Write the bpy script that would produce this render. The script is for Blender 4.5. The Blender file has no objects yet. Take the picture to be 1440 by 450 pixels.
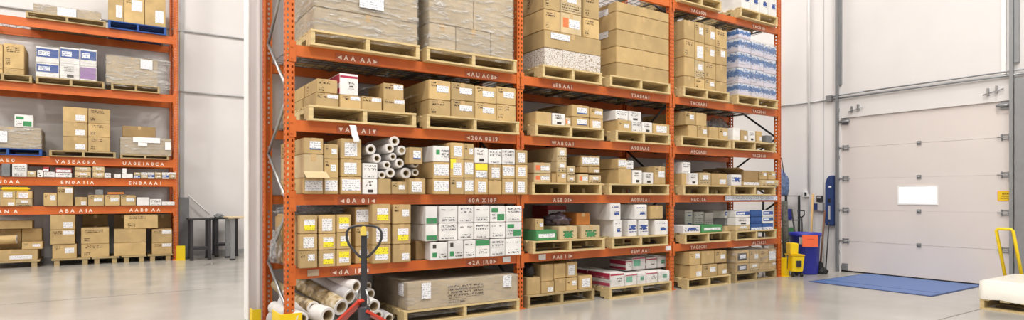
import bpy, bmesh, math, random
from mathutils import Vector, Matrix, noise
random.seed(11)
PI = math.pi
C = bpy.context.scene.collection

# ------------------------------------------------------------------ camera
F = 850.0; HOR = 276.9; CZ = 1.2616; YAW = 0.97946
CA, SA = math.cos(YAW), math.sin(YAW)
def ray(px):
    u = (px-720)/F
    return CA+SA*u, SA-CA*u
def atY(px, Y):                 # X and depth of an image column on the plane Y
    dx, dy = ray(px); t = Y/dy
    return dx*t, t
def atX(px, X):
    dx, dy = ray(px); t = X/dx
    return dy*t, t
def zY(px, py, Y): return CZ-(py-HOR)*atY(px, Y)[1]/F
def zX(px, py, X): return CZ-(py-HOR)*atX(px, X)[1]/F
def gnd(px, py):
    t = CZ*F/(py-HOR); dx, dy = ray(px); return dx*t, dy*t
cam = bpy.data.cameras.new('camera'); cam_o = bpy.data.objects.new('camera', cam); C.objects.link(cam_o)
cam.sensor_width = 36; cam.sensor_fit = 'HORIZONTAL'; cam.lens = F/1440*36; cam.shift_y = (HOR-225)/1440
cam_o.location = (0, 0, CZ); cam_o.rotation_euler = (PI/2, 0, YAW-PI/2); cam.clip_end = 200
bpy.context.scene.camera = cam_o

# ------------------------------------------------------------------ materials
def srgb(r, g, b):
    f = lambda c: (c/255/12.92) if c/255 <= .04045 else ((c/255+.055)/1.055)**2.4
    return (f(r), f(g), f(b), 1)
MATS = {}
class NT:
    def __init__(s, name):
        s.m = bpy.data.materials.new(name); s.m.use_nodes = True
        s.t = s.m.node_tree; s.p = s.t.nodes['Principled BSDF']; s.out = s.t.nodes['Material Output']
        MATS[name] = s.m
    def n(s, typ, **kw):
        nd = s.t.nodes.new(typ)
        for k, v in kw.items():
            if k in nd.inputs: nd.inputs[k].default_value = v
            else: setattr(nd, k, v)
        return nd
    def l(s, a, b): s.t.links.new(a, b)
    def coord(s, which='Object', scale=(1, 1, 1), rnd=False):
        tc = s.n('ShaderNodeTexCoord'); mp = s.n('ShaderNodeMapping'); mp.inputs['Scale'].default_value = scale
        s.l(tc.outputs[which], mp.inputs['Vector'])
        if rnd:
            oi = s.n('ShaderNodeObjectInfo'); mu = s.n('ShaderNodeMath', operation='MULTIPLY'); mu.inputs[1].default_value = 37.0
            cb = s.n('ShaderNodeCombineXYZ'); s.l(oi.outputs['Random'], mu.inputs[0])
            for i in range(3): s.l(mu.outputs[0], cb.inputs[i])
            s.l(cb.outputs[0], mp.inputs['Location'])
        return mp.outputs[0]
    def mix(s, fac, a, b):
        m = s.n('ShaderNodeMix', data_type='RGBA')
        for i, v in ((0, fac), (6, a), (7, b)):
            if isinstance(v, (int, float, tuple)): m.inputs[i].default_value = v
            else: s.l(v, m.inputs[i])
        return m.outputs[2]
    def ramp(s, fac, stops):
        r = s.n('ShaderNodeValToRGB'); e = r.color_ramp.elements
        while len(e) < len(stops): e.new(.5)
        for i, (p, c) in enumerate(stops): e[i].position = p; e[i].color = c if isinstance(c, tuple) else (c, c, c, 1)
        s.l(fac, r.inputs[0]); return r.outputs[0]
    def math(s, op, a, b=None):
        m = s.n('ShaderNodeMath', operation=op)
        for i, v in ((0, a), (1, b)):
            if v is None: continue
            if isinstance(v, (int, float)): m.inputs[i].default_value = v
            else: s.l(v, m.inputs[i])
        return m.outputs[0]
    def bump(s, h, strength=.2, dist=.01):
        b = s.n('ShaderNodeBump'); b.inputs['Strength'].default_value = strength; b.inputs['Distance'].default_value = dist
        s.l(h, b.inputs['Height']); s.l(b.outputs[0], s.p.inputs['Normal'])

def simple(name, rgb, rough=.6, metal=0, var=.0, nscale=8, bump=0, spec=.5, nstretch=(1, 1, 1)):
    n = NT(name); col = srgb(*rgb)
    n.p.inputs['Roughness'].default_value = rough; n.p.inputs['Metallic'].default_value = metal
    n.p.inputs['Specular IOR Level'].default_value = spec
    v = n.coord('Object', nstretch, True)
    nz = n.n('ShaderNodeTexNoise', Scale=nscale, Detail=4.0); n.l(v, nz.inputs['Vector'])
    k = max(var, .02)
    dark = tuple(c*(1-k) for c in col[:3])+(1,); lite = tuple(min(1, c*(1+k)) for c in col[:3])+(1,)
    n.l(n.ramp(nz.outputs['Fac'], [(.3, dark), (.7, lite)]), n.p.inputs['Base Color'])
    if bump: n.bump(nz.outputs['Fac'], bump)
    return n.m

def kraft(name, rgb, spread=.16):
    n = NT(name); col = srgb(*rgb)
    oi = n.n('ShaderNodeObjectInfo')
    a = tuple(c*(1-spread) for c in col[:3])+(1,); b = (min(1, col[0]*(1+spread)), min(1, col[1]*(1+spread*.9)), min(1, col[2]*(1+spread*.6)), 1)
    base = n.mix(oi.outputs['Random'], a, b)
    v = n.coord('Object', (1, 1, 1), True)
    nz = n.n('ShaderNodeTexNoise', Scale=5.0, Detail=5.0); n.l(v, nz.inputs['Vector'])
    f = n.ramp(nz.outputs['Fac'], [(.35, .86), (.7, 1.08)])
    mm = n.n('ShaderNodeVectorMath', operation='MULTIPLY'); n.l(base, mm.inputs[0]); n.l(f, mm.inputs[1])
    n.l(mm.outputs[0], n.p.inputs['Base Color']); n.p.inputs['Roughness'].default_value = .75
    n.p.inputs['Specular IOR Level'].default_value = .3
    n.bump(nz.outputs['Fac'], .15, .01)
    return n.m

kraft('cardboard', (194, 166, 118)); kraft('cardboard_dark', (164, 136, 94)); kraft('cardboard_pale', (206, 184, 144), .1)
kraft('cardboard_grey', (186, 169, 143), .08); kraft('cardboard_orange', (196, 128, 66), .08)
kraft('white_board', (232, 229, 226), .05); kraft('blue_board', (62, 96, 156), .1); kraft('green_board', (84, 150, 96), .1)
kraft('red_board', (176, 70, 68), .1); kraft('purple_board', (146, 116, 160), .1); kraft('grey_board', (130, 132, 134), .15)
simple('card_inside', (150, 112, 66), .8)
simple('packing_tape', (196, 164, 116), .35, var=.05)
simple('paper_white', (238, 237, 236), .6); simple('paper_yellow', (236, 222, 52), .6); simple('band_green', (62, 138, 86), .6)
simple('band_red', (172, 44, 74), .6); simple('band_blue', (52, 82, 150), .6, var=.15, nscale=30); simple('band_orange', (224, 120, 70), .6)
simple('band_purple', (150, 116, 166), .6); simple('band_teal', (110, 178, 150), .6, var=.1, nscale=30)
simple('band_dark', (62, 56, 50), .7, var=.2)

def ink(name, bg, fg, sx=70., sz=26., thr=.5, rows=42., k=1.9):
    """rows of tiny print; bg None = bare board shows between the marks"""
    n = NT(name)
    tc = n.n('ShaderNodeTexCoord'); sep = n.n('ShaderNodeSeparateXYZ'); n.l(tc.outputs['Object'], sep.inputs[0])
    v = n.coord('Object', (sx*k, sx*k, sz*k), True); rows *= 1.25
    nz = n.n('ShaderNodeTexNoise', Scale=1.0, Detail=1.0); n.l(v, nz.inputs['Vector'])
    hi = n.math('GREATER_THAN', nz.outputs['Fac'], thr)
    fr = n.math('FRACT', n.math('MULTIPLY', sep.outputs['Z'], rows)); row = n.math('GREATER_THAN', fr, .38)
    fac = n.math('MULTIPLY', hi, row); n.p.inputs['Roughness'].default_value = .6
    if bg is None:
        n.p.inputs['Base Color'].default_value = srgb(*fg)
        tr = n.n('ShaderNodeBsdfTransparent'); mx = n.n('ShaderNodeMixShader')
        n.l(n.math('MULTIPLY', fac, .8), mx.inputs[0]); n.l(tr.outputs[0], mx.inputs[1]); n.l(n.p.outputs[0], mx.inputs[2]); n.l(mx.outputs[0], n.out.inputs[0])
    else:
        n.l(n.mix(fac, srgb(*bg), srgb(*fg)), n.p.inputs['Base Color'])
    return n.m
ink('label_print', (236, 235, 236), (166, 167, 174), 60, 40, .53, 38.)
ink('label_print_blue', (238, 239, 242), (110, 132, 180), 40, 26, .5, 24.)
ink('yellow_print', (238, 224, 48), (150, 140, 60), 60, 40, .6, 30.)
ink('ink_dark', None, (72, 52, 36), 46, 30, .5, 26.)
ink('ink_grey', None, (120, 120, 124), 46, 30, .5, 24.)
ink('ink_blue', None, (40, 70, 140), 30, 22, .45, 20.)
ink('ink_green', None, (40, 120, 70), 30, 22, .42, 22.)
ink('ink_red', None, (176, 60, 60), 30, 22, .5, 20.)

n = NT('rack_orange'); n.p.inputs['Roughness'].default_value = .42
v = n.coord('Object', (1, 1, 1)); nz = n.n('ShaderNodeTexNoise', Scale=3.0, Detail=6.0); n.l(v, nz.inputs['Vector'])
n.l(n.ramp(nz.outputs['Fac'], [(.3, srgb(192, 90, 32)), (.7, srgb(212, 110, 42))]), n.p.inputs['Base Color'])
simple('hole_dark', (120, 46, 20), .8); simple('galvanised', (168, 168, 168), .35, .8, .1); simple('dark_steel', (52, 52, 54), .5, .3, .1)
simple('code_plate', (178, 92, 56), .6); simple('code_white', (250, 226, 208), .5)
simple('wire', (120, 120, 118), .4, .7); simple('track_grey', (150, 152, 154), .4, .5, .05)
simple('pallet_wood', (206, 182, 132), .8, var=.16, nscale=6, bump=.2, nstretch=(1, 6, 6))
simple('pallet_wood_worn', (172, 150, 108), .8, var=.18, nscale=6, bump=.2, nstretch=(1, 6, 6))
simple('pallet_blue', (34, 76, 146), .6, var=.2)
simple('wall_paint', (223, 219, 217), .7, var=.015, nscale=2); simple('partition_paint', (206, 202, 200), .75, var=.02, nscale=2)
simple('trim_white', (240, 238, 236), .5); simple('door_panel', (220, 211, 206), .5, var=.012, nscale=1.5)
simple('ceiling_paint', (225, 225, 222), .8)
simple('safety_yellow', (238, 204, 20), .45, var=.03); simple('bucket_yellow', (244, 208, 20), .4); simple('barrel_blue', (44, 50, 160), .4, var=.04)
simple('mat_blue', (74, 108, 166), .38, var=.05, nscale=2); simple('mat_edge', (46, 66, 110), .6); simple('tag_orange', (244, 108, 62), .6)
simple('pad_blue', (42, 62, 112), .55, var=.06); simple('black_rubber', (34, 33, 33), .6); simple('jack_black', (52, 50, 54), .4); simple('jack_red', (206, 62, 40), .4, var=.05)
simple('lever_yellow', (228, 200, 90), .5); simple('paper_core', (150, 132, 100), .85); simple('vinyl_white', (214, 210, 206), .4, var=.06, nscale=14)
simple('vinyl_grey', (176, 172, 172), .4, var=.12, nscale=10); simple('wood_handle', (196, 160, 108), .6); simple('wood_brown', (112, 74, 52), .6)
simple('table_top', (206, 186, 150), .5, var=.05); simple('bag_dark', (84, 70, 78), .35, var=.4, nscale=22, bump=.8); simple('black_bag', (30, 26, 24), .5, var=.3, bump=.5)
simple('mesh_dark', (92, 90, 82), .8, var=.5, nscale=40, bump=.5); simple('blue_wrap', (108, 128, 166), .4, var=.45, nscale=24, bump=.4)
simple('outlet_grey', (178, 178, 178), .5); simple('sign_yellow', (232, 196, 34), .5); simple('red_plastic', (190, 50, 44), .5)
n = NT('roll_pattern'); n.p.inputs['Roughness'].default_value = .45
v = n.coord('Object', (1, 1, 1), True); nz = n.n('ShaderNodeTexNoise', Scale=14.0, Detail=3.0); n.l(v, nz.inputs['Vector'])
n.l(n.ramp(nz.outputs['Fac'], [(.36, srgb(116, 96, 66)), (.5, srgb(176, 154, 112)), (.66, srgb(206, 196, 176))]), n.p.inputs['Base Color'])
# case print: blue / white bands of a shrink-wrapped consumer carton
n = NT('case_blue'); n.p.inputs['Roughness'].default_value = .4
tc = n.n('ShaderNodeTexCoord'); sep = n.n('ShaderNodeSeparateXYZ'); n.l(tc.outputs['Generated'], sep.inputs[0])
v = n.coord('Object', (26, 26, 40), True); nz = n.n('ShaderNodeTexNoise', Scale=1.0, Detail=3.0); n.l(v, nz.inputs['Vector'])
zz = n.math('ADD', sep.outputs['Z'], n.math('MULTIPLY', n.math('SUBTRACT', nz.outputs['Fac'], .5), .9))
n.l(n.ramp(zz, [(.2, srgb(214, 206, 216)), (.4, srgb(196, 202, 220)), (.5, srgb(70, 104, 158)), (.8, srgb(88, 126, 176)), (.9, srgb(216, 220, 228))]), n.p.inputs['Base Color'])
# printed inner film of the wrapped mixed load
n = NT('print_mottle'); n.p.inputs['Roughness'].default_value = .45
v = n.coord('Object', (50, 50, 80), True); nz = n.n('ShaderNodeTexNoise', Scale=1.0, Detail=3.0); n.l(v, nz.inputs['Vector'])
n.l(n.ramp(nz.outputs['Fac'], [(.38, srgb(150, 132, 104)), (.47, srgb(206, 196, 184)), (.58, srgb(228, 224, 224)), (.7, srgb(170, 150, 120))]), n.p.inputs['Base Color'])

# clear stretch film
def film(name, lo, hi, tint=(240, 236, 230), scale=(1.6, 1.6, 8.)):
    n = NT(name); n.p.inputs['Base Color'].default_value = srgb(*tint); n.p.inputs['Roughness'].default_value = .22; n.p.inputs['Specular IOR Level'].default_value = .9
    v = n.coord('Object', scale, True)
    nz = n.n('ShaderNodeTexNoise', Scale=2.6, Detail=6.0, Distortion=1.2); nz.inputs['Roughness'].default_value = .65; n.l(v, nz.inputs['Vector'])
    al = n.ramp(nz.outputs['Fac'], [(.46, lo), (.56, lo+(hi-lo)*.35), (.66, hi)])
    tr = n.n('ShaderNodeBsdfTransparent'); mx = n.n('ShaderNodeMixShader')
    n.l(al, mx.inputs[0]); n.l(tr.outputs[0], mx.inputs[1]); n.l(n.p.outputs[0], mx.inputs[2]); n.l(mx.outputs[0], n.out.inputs[0])
    n.bump(nz.outputs['Fac'], 1.0, .08)
film('stretch_film', .1, .8); film('stretch_film_thin', .06, .4); film('crumpled_plastic', .35, .9, (222, 220, 222), (6, 6, 6)); simple('milky_cover', (232, 228, 218), .28, var=.02, nscale=3, bump=.2)

# floor
n = NT('floor_epoxy'); n.p.inputs['Roughness'].default_value = .2; n.p.inputs['Specular IOR Level'].default_value = .45
v = n.coord('Object'); nz = n.n('ShaderNodeTexNoise', Scale=.6, Detail=5.0); n.l(v, nz.inputs['Vector'])
n.l(n.ramp(nz.outputs['Fac'], [(.3, srgb(168, 164, 156)), (.7, srgb(182, 178, 170))]), n.p.inputs['Base Color'])
n2 = n.n('ShaderNodeTexNoise', Scale=1.7, Detail=6.0); n.l(v, n2.inputs['Vector'])
n.l(n.ramp(n2.outputs['Fac'], [(.3, .12), (.7, .26)]), n.p.inputs['Roughness']); n.bump(n2.outputs['Fac'], .03, .01)
simple('floor_joint_fill', (112, 106, 98), .7)
n = NT('daylight_glass'); n.p.inputs['Base Color'].default_value = (1, 1, 1, 1); n.p.inputs['Roughness'].default_value = .1
n.p.inputs['Emission Color'].default_value = (.96, .98, 1, 1); n.p.inputs['Emission Strength'].default_value = 2.2
n = NT('lamp_panel'); n.p.inputs['Emission Color'].default_value = (1, .96, .9, 1); n.p.inputs['Emission Strength'].default_value = 9
M = MATS

# ------------------------------------------------------------------ mesh helpers
def bm_box(bm, x0, x1, y0, y1, z0, z1, mi=0, mat=None):
    vs = [bm.verts.new(p) for p in ((x0, y0, z0), (x1, y0, z0), (x1, y1, z0), (x0, y1, z0), (x0, y0, z1), (x1, y0, z1), (x1, y1, z1), (x0, y1, z1))]
    if mat is not None:
        for v in vs: v.co = mat @ v.co
    fs = []
    for q in ((0, 3, 2, 1), (4, 5, 6, 7), (0, 1, 5, 4), (1, 2, 6, 5), (2, 3, 7, 6), (3, 0, 4, 7)):
        f = bm.faces.new([vs[i] for i in q]); f.material_index = mi; fs.append(f)
    return vs
def bm_tube(bm, pts, r, seg=12, cap=True, mi=0):
    rings = []; n = len(pts); pts = [Vector(p) for p in pts]; up = None
    for i, p in enumerate(pts):
        d = (pts[min(i+1, n-1)]-pts[max(i-1, 0)]).normalized()
        if up is None: up = Vector((0, 0, 1)) if abs(d.z) < .9 else Vector((1, 0, 0))
        a = d.cross(up).normalized(); b = a.cross(d).normalized(); up = b
        rr = r[i] if isinstance(r, (list, tuple)) else r
        rings.append([bm.verts.new(p+(a*math.cos(t*2*PI/seg)+b*math.sin(t*2*PI/seg))*rr) for t in range(seg)])
    for i in range(n-1):
        for t in range(seg):
            f = bm.faces.new((rings[i][t], rings[i][(t+1) % seg], rings[i+1][(t+1) % seg], rings[i+1][t])); f.smooth = True; f.material_index = mi
    if cap:
        for rg in (rings[0], rings[-1]):
            f = bm.faces.new(rg); f.material_index = mi
def bm_lathe(bm, prof, seg=28, c=(0, 0), mi=0):
    rings = [[bm.verts.new((c[0]+r*math.cos(t*2*PI/seg), c[1]+r*math.sin(t*2*PI/seg), z)) for t in range(seg)] for r, z in prof]
    for i in range(len(prof)-1):
        for t in range(seg):
            f = bm.faces.new((rings[i][t], rings[i][(t+1) % seg], rings[i+1][(t+1) % seg], rings[i+1][t])); f.smooth = True; f.material_index = mi
    if prof[0][0] > 1e-4: bm.faces.new(rings[0])
    if prof[-1][0] > 1e-4: bm.faces.new(rings[-1])
def obj(name, bm, mats, parent=None, loc=(0, 0, 0), rz=0, bevel=0):
    if bevel: bmesh.ops.bevel(bm, geom=bm.edges[:], offset=bevel, segments=2, affect='EDGES', clamp_overlap=True)
    bmesh.ops.recalc_face_normals(bm, faces=bm.faces[:])
    me = bpy.data.meshes.new(name); bm.to_mesh(me); bm.free()
    for m in (mats if isinstance(mats, (list, tuple)) else [mats]): me.materials.append(M[m] if isinstance(m, str) else m)
    o = bpy.data.objects.new(name, me); C.objects.link(o); o.location = loc; o.rotation_euler = (0, 0, rz); o.parent = parent
    return o
LABELS = {}
def tag(o, label, cat, group=None, kind=None):
    if label in LABELS: print('DUP LABEL', label)
    if not 4 <= len(label.split()) <= 16: print('LABEL LEN', len(label.split()), label)
    LABELS[label] = 1
    o['label'] = label; o['category'] = cat
    if group: o['group'] = group
    if kind: o['kind'] = kind
    return o
def thing(name, label, cat, loc=(0, 0, 0), rz=0, group=None):
    o = bpy.data.objects.new(name, None); C.objects.link(o); o.location = loc; o.rotation_euler = (0, 0, rz); o.empty_display_size = .1
    return tag(o, label, cat, group)
def boxo(name, mat, parent, x0, x1, y0, y1, z0, z1, bevel=0, loc=(0, 0, 0), rz=0):
    bm = bmesh.new(); bm_box(bm, x0, x1, y0, y1, z0, z1); return obj(name, bm, mat, parent, loc, rz, bevel)
def struct(o):
    o['kind'] = 'structure'; return o

# ------------------------------------------------------------------ key planes
Yr = 5.592; DR = .88; X0 = 1.365; P = 2.5
UX = [X0+k*P for k in range(4)]
LV = {'lowest': .620, 'second': 1.287, 'third': 1.954, 'fourth': 2.630, 'top': 3.92}
YL = 13.77; XLr = atY(247.5, YL)[0]; BL = 3.7
LL = {'lowest': 1.094, 'second': 1.618, 'third': 1.996, 'fourth': 3.292, 'top': 4.453}
XD = 10.333; YW = 14.72; YP0, YP1 = 6.60, 6.79; XP0, XP1 = 1.207, 9.0
HC = 9.0

# ------------------------------------------------------------------ room
struct(boxo('floor', 'floor_epoxy', None, -9, 12, -7, 15, -.1, 0))
struct(boxo('wall_back', 'wall_paint', None, -9, 12, YW, YW+.2, 0, HC))
struct(boxo('wall_right', 'wall_paint', None, XD, XD+.2, 5.40, YW, 0, HC))
struct(boxo('wall_right', 'wall_paint', None, XD, XD+.2, -7, 3.08, 0, HC))
struct(boxo('wall_right', 'wall_paint', None, XD, XD+.2, 3.08, 5.40, 2.593, HC))
struct(boxo('wall_middle', 'partition_paint', None, XP0, XP1, YP0, YP1, 0, HC))
struct(boxo('wall_left', 'wall_paint', None, -9.2, -9, 0, YW, 0, HC))
struct(boxo('ceiling', 'ceiling_paint', None, -9, 12, -3, 15, HC, HC+.2))
struct(boxo('trim_1', 'trim_white', None, XP0-.012, XP0, YP0-.01, YP1+.01, 0, HC))
struct(boxo('trim_2', 'trim_white', None, XP0+.075, XP0+.1, YP0-.012, YP0, 0, HC))
struct(boxo('baseboard_back', 'outlet_grey', None, -9, 10.3, YW-.012, YW, 0, .09))
for i, (px) in enumerate((256,)):
    x = atY(px, YW)[0]; struct(boxo('trim_%d' % (3+i), 'outlet_grey', None, x-.04, x+.04, YW-.03, YW, 0, HC))
# panel joints of the door wall
for i, px in enumerate((1137.5, 1158)):
    y = atX(px, XD)[0]; struct(boxo('trim_%d' % (4+i), 'outlet_grey', None, XD-.006, XD, y-.006, y+.006, 0, HC))
bm = bmesh.new()
bm_box(bm, -9, XD, 2.70, 2.712, 0, .0015); bm_box(bm, -9, 1.2, 9.2, 9.212, 0, .0015); bm_box(bm, 9.9-4, 9.9-3.988, -7, 2.7, 0, .0015)
struct(obj('trim_6', bm, 'floor_joint_fill'))
# conduits on the back wall
def wall_pipe(label, pts, r, mat='galvanised', cat='conduit', group=None):
    bm = bmesh.new(); bm_tube(bm, pts, r, 10); o = obj('conduit', bm, mat)
    tag(o, label, cat, group)
    return o
for zc, lab in ((4.824, 'upper thin grey conduit running along the back wall'), (3.515, 'lower thin grey conduit running along the back wall')):
    x1 = 2.6
    x0 = -6 if zc > 4 else XLr+.1
    wall_pipe(lab, [(x0, YW-.03, zc), (x1, YW-.03, zc)], .016, 'outlet_grey')

# ------------------------------------------------------------------ lamps
for i, (lx, ly) in enumerate([(-5, 2), (-1, 2), (3, 2.2), (7, 2.2), (-5, 10), (-1.5, 10), (-5, 6), (4.5, -1.5), (0, -1.5), (5, 10.5), (9, 8.5)]):
    t = thing('ceiling_light', 'flat ceiling lamp hung %.0f m out and %.0f m along from the hall corner' % (lx+9, ly+7), 'ceiling light', (lx, ly, HC-.12), 0, 'ceiling lamps')
    boxo('housing', 'galvanised', t, -.7, .7, -.35, .35, .02, .12); boxo('diffuser', 'lamp_panel', t, -.66, .66, -.31, .31, 0, .02)
    ld = bpy.data.lights.new('lamp_light', 'AREA'); ld.shape = 'RECTANGLE'; ld.size = 1.3; ld.size_y = .6; ld.energy = 215; ld.color = (1, .98, .955)
    lo = bpy.data.objects.new('lamp_light', ld); C.objects.link(lo); lo.location = (0, 0, -.02); lo.parent = t
w = bpy.data.worlds.new('world'); bpy.context.scene.world = w; w.use_nodes = True
w.node_tree.nodes['Background'].inputs[0].default_value = (1, .985, .965, 1); w.node_tree.nodes['Background'].inputs[1].default_value = .52

# ------------------------------------------------------------------ cartons
DARKMODE = [0]
def decal(parent, d, w, h, u0, v0, u1, v1, mat, name='shipping_label', side=0, lift=.0015):
    """a thin sticker; u,v fractions of the face; side 0 = front (-Y), 1 = left end (-X)"""
    if side == 0:
        cx = (u0+u1)/2*w-w/2; cz = (v0+v1)/2*h; sx = (u1-u0)*w/2; sz = (v1-v0)*h/2
        return boxo(name, mat, parent, -sx, sx, -lift, .0005, -sz, sz, loc=(cx, -d/2, cz))
    cy = d/2-(u0+u1)/2*d; cz = (v0+v1)/2*h; sy = (u1-u0)*d/2; sz = (v1-v0)*h/2
    return boxo(name, mat, parent, -lift, .0005, -sy, sy, -sz, sz, loc=(-w/2, cy, cz))
def R(a, b): return random.uniform(a, b)
# style: (board, description, list of decals)
def style_parts(st, w, d, h):
    L = []
    a = L.append
    if st in ('K', 'KD', 'KG', 'KO', 'KP'):
        pass
    elif st == 'KT':
        a((R(.1, .2), .66, R(.6, .8), .88, 'ink_dark', 'printed_mark')); a((.1, .12, .32, .4, 'ink_dark', 'printed_mark'))
    elif st == 'KL':
        x = R(.42, .55); z = R(.3, .5); a((x, z, x+.38, z+.36, 'label_print', 'shipping_label')); a((.08, .6, .3, .88, 'ink_dark', 'printed_mark'))
    elif st == 'KLT':
        a((.5, .66, .96, .93, 'label_print', 'shipping_label')); a((.08, .66, .46, .9, 'ink_dark', 'printed_mark'))
    elif st == 'KLB':
        x = R(.15, .25); a((x, .14, x+.6, .8, 'label_print', 'shipping_label'))
    elif st == 'KLL':
        a((.5, .12, .9, .5, 'label_print', 'shipping_label'))
    elif st == 'KLF':
        a((.06, .2, .94, .86, 'label_print', 'shipping_label'))
    elif st == 'KLS':
        a((.1, .62, .36, .9, 'ink_dark', 'printed_mark')); a((.36, .4, .9, .74, 'label_print', 'shipping_label'))
    elif st == 'KY':
        a((.26, .47, .86, .78, 'label_print', 'shipping_label')); a((.26, .18, .86, .47, 'yellow_print', 'yellow_label'))
    elif st == 'KYG':
        a((.16, .2, .86, .5, 'label_print', 'shipping_label')); a((.16, .5, .86, .86, 'yellow_print', 'yellow_label'))
    elif st == 'KYT':
        a((.04, .55, .96, .95, 'paper_yellow', 'yellow_label')); a((.08, .06, .92, .5, 'label_print', 'shipping_label'))
    elif st == 'KYS':
        a((.0, .5, .4, .99, 'paper_yellow', 'yellow_tape')); a((.2, .15, .8, .8, 'label_print', 'shipping_label'))
    elif st == 'KR':
        a((.1, .3, .36, .75, 'band_orange', 'orange_label')); a((.4, .3, .9, .72, 'label_print', 'shipping_label'))
    elif st == 'KBL':
        a((.3, .36, .86, .8, 'label_print', 'shipping_label')); a((.3, .28, .86, .36, 'band_blue', 'blue_stripe'))
    elif st == 'KGR':
        a((.22, .12, .8, .72, 'ink_green', 'green_logo')); a((.3, .16, .7, .5, 'band_green', 'green_logo'))
    elif st == 'KBK':
        a((.12, .2, .8, .8, 'band_dark', 'dark_print')); a((.28, .36, .74, .68, 'label_print_blue', 'shipping_label'))
    elif st == 'KHG':
        a((.05, .08, .95, .4, 'ink_dark', 'printed_mark')); a((.3, .45, .75, .8, 'label_print', 'shipping_label'))
    elif st == 'W':
        a((.1, .5, .9, .88, 'ink_grey', 'printed_mark')); a((.12, .1, .8, .26, 'ink_grey', 'printed_mark'))
    elif st == 'WT':
        a((.16, .12, .86, .34, 'ink_grey', 'printed_mark')); a((.1, .74, .34, .86, 'ink_dark', 'printed_mark')); a((.6, .74, .86, .86, 'ink_dark', 'printed_mark'))
    elif st == 'WD':
        a((.2, .5, .7, .85, 'ink_dark', 'printed_mark')); a((.35, .12, .7, .3, 'band_dark', 'dark_print'))
    elif st == 'WN':
        pass
    elif st == 'WG':
        a((.05, .05, .95, .36, 'band_green', 'green_panel')); a((.3, .12, .8, .3, 'ink_grey', 'printed_mark'))
    elif st == 'WGT':
        a((.02, .66, .98, .97, 'band_green', 'green_panel')); a((.2, .2, .8, .45, 'ink_grey', 'printed_mark'))
    elif st == 'WGS':
        a((.45, .1, .92, .5, 'band_green', 'green_panel')); a((.08, .62, .5, .85, 'band_green', 'green_logo')); a((.1, .15, .4, .5, 'ink_grey', 'printed_mark'))
    elif st == 'WGL':
        a((.14, .66, .34, .88, 'band_dark', 'dark_logo')); a((.12, .16, .38, .42, 'band_green', 'green_logo')); a((.48, .12, .92, .34, 'ink_dark', 'printed_mark'))
    elif st == 'WGC':
        a((.18, .45, .4, .75, 'band_green', 'green_logo')); a((.5, .3, .95, .8, 'ink_grey', 'printed_mark'))
    elif st == 'WB':
        a((.15, .76, .78, .88, 'ink_blue', 'blue_print')); a((.4, .3, .86, .52, 'ink_blue', 'blue_print')); a((.42, .34, .8, .46, 'band_blue', 'blue_logo'))
    elif st == 'WBP':
        a((.1, .25, .9, .75, 'ink_blue', 'blue_print')); a((.3, .45, .75, .68, 'band_blue', 'blue_logo'))
    elif st == 'WBB':
        a((.03, .35, .97, .9, 'band_blue', 'blue_panel')); a((.1, .45, .6, .75, 'label_print_blue', 'shipping_label'))
    elif st == 'WPU':
        a((.0, .1, .96, .9, 'band_purple', 'purple_panel'))
    elif st == 'WR':
        a((.02, .8, .98, .9, 'band_red', 'red_stripe')); a((.45, .3, .8, .62, 'ink_dark', 'printed_mark')); a((.0, .55, .99, .95, 'band_red', 'red_panel', 1)); a((.0, .08, .99, .3, 'band_red', 'red_panel', 1))
    elif st == 'WTE':
        a((.08, .3, .6, .8, 'band_teal', 'green_panel')); a((.02, .86, .98, .94, 'band_red', 'red_stripe'))
    elif st == 'WTD':
        a((.35, .35, .75, .72, 'band_teal', 'green_panel')); a((.42, .4, .7, .66, 'ink_dark', 'printed_mark'))
    elif st == 'BC':
        pass
    elif st == 'BB':
        a((.05, .2, .95, .5, 'ink_blue', 'blue_print'))
    elif st == 'BW':
        a((.0, .0, 1.0, .42, 'label_print_blue', 'white_panel'))
    elif st == 'GB':
        a((.12, .3, .9, .66, 'label_print', 'white_lettering'))
    elif st == 'PM':
        pass
    elif st == 'RB':
        a((.05, .1, .95, .6, 'label_print', 'shipping_label'))
    elif st == 'DG':
        a((.2, .2, .8, .7, 'ink_grey', 'printed_mark'))
    return L
BOARD = {'K': 'cardboard', 'KD': 'cardboard_dark', 'KG': 'cardboard_grey', 'KO': 'cardboard_orange', 'KP': 'cardboard_pale', 'BC': 'case_blue',
         'BB': 'blue_board', 'BW': 'blue_board', 'GB': 'green_board', 'PM': 'print_mottle', 'RB': 'red_board', 'DG': 'grey_board'}
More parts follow.
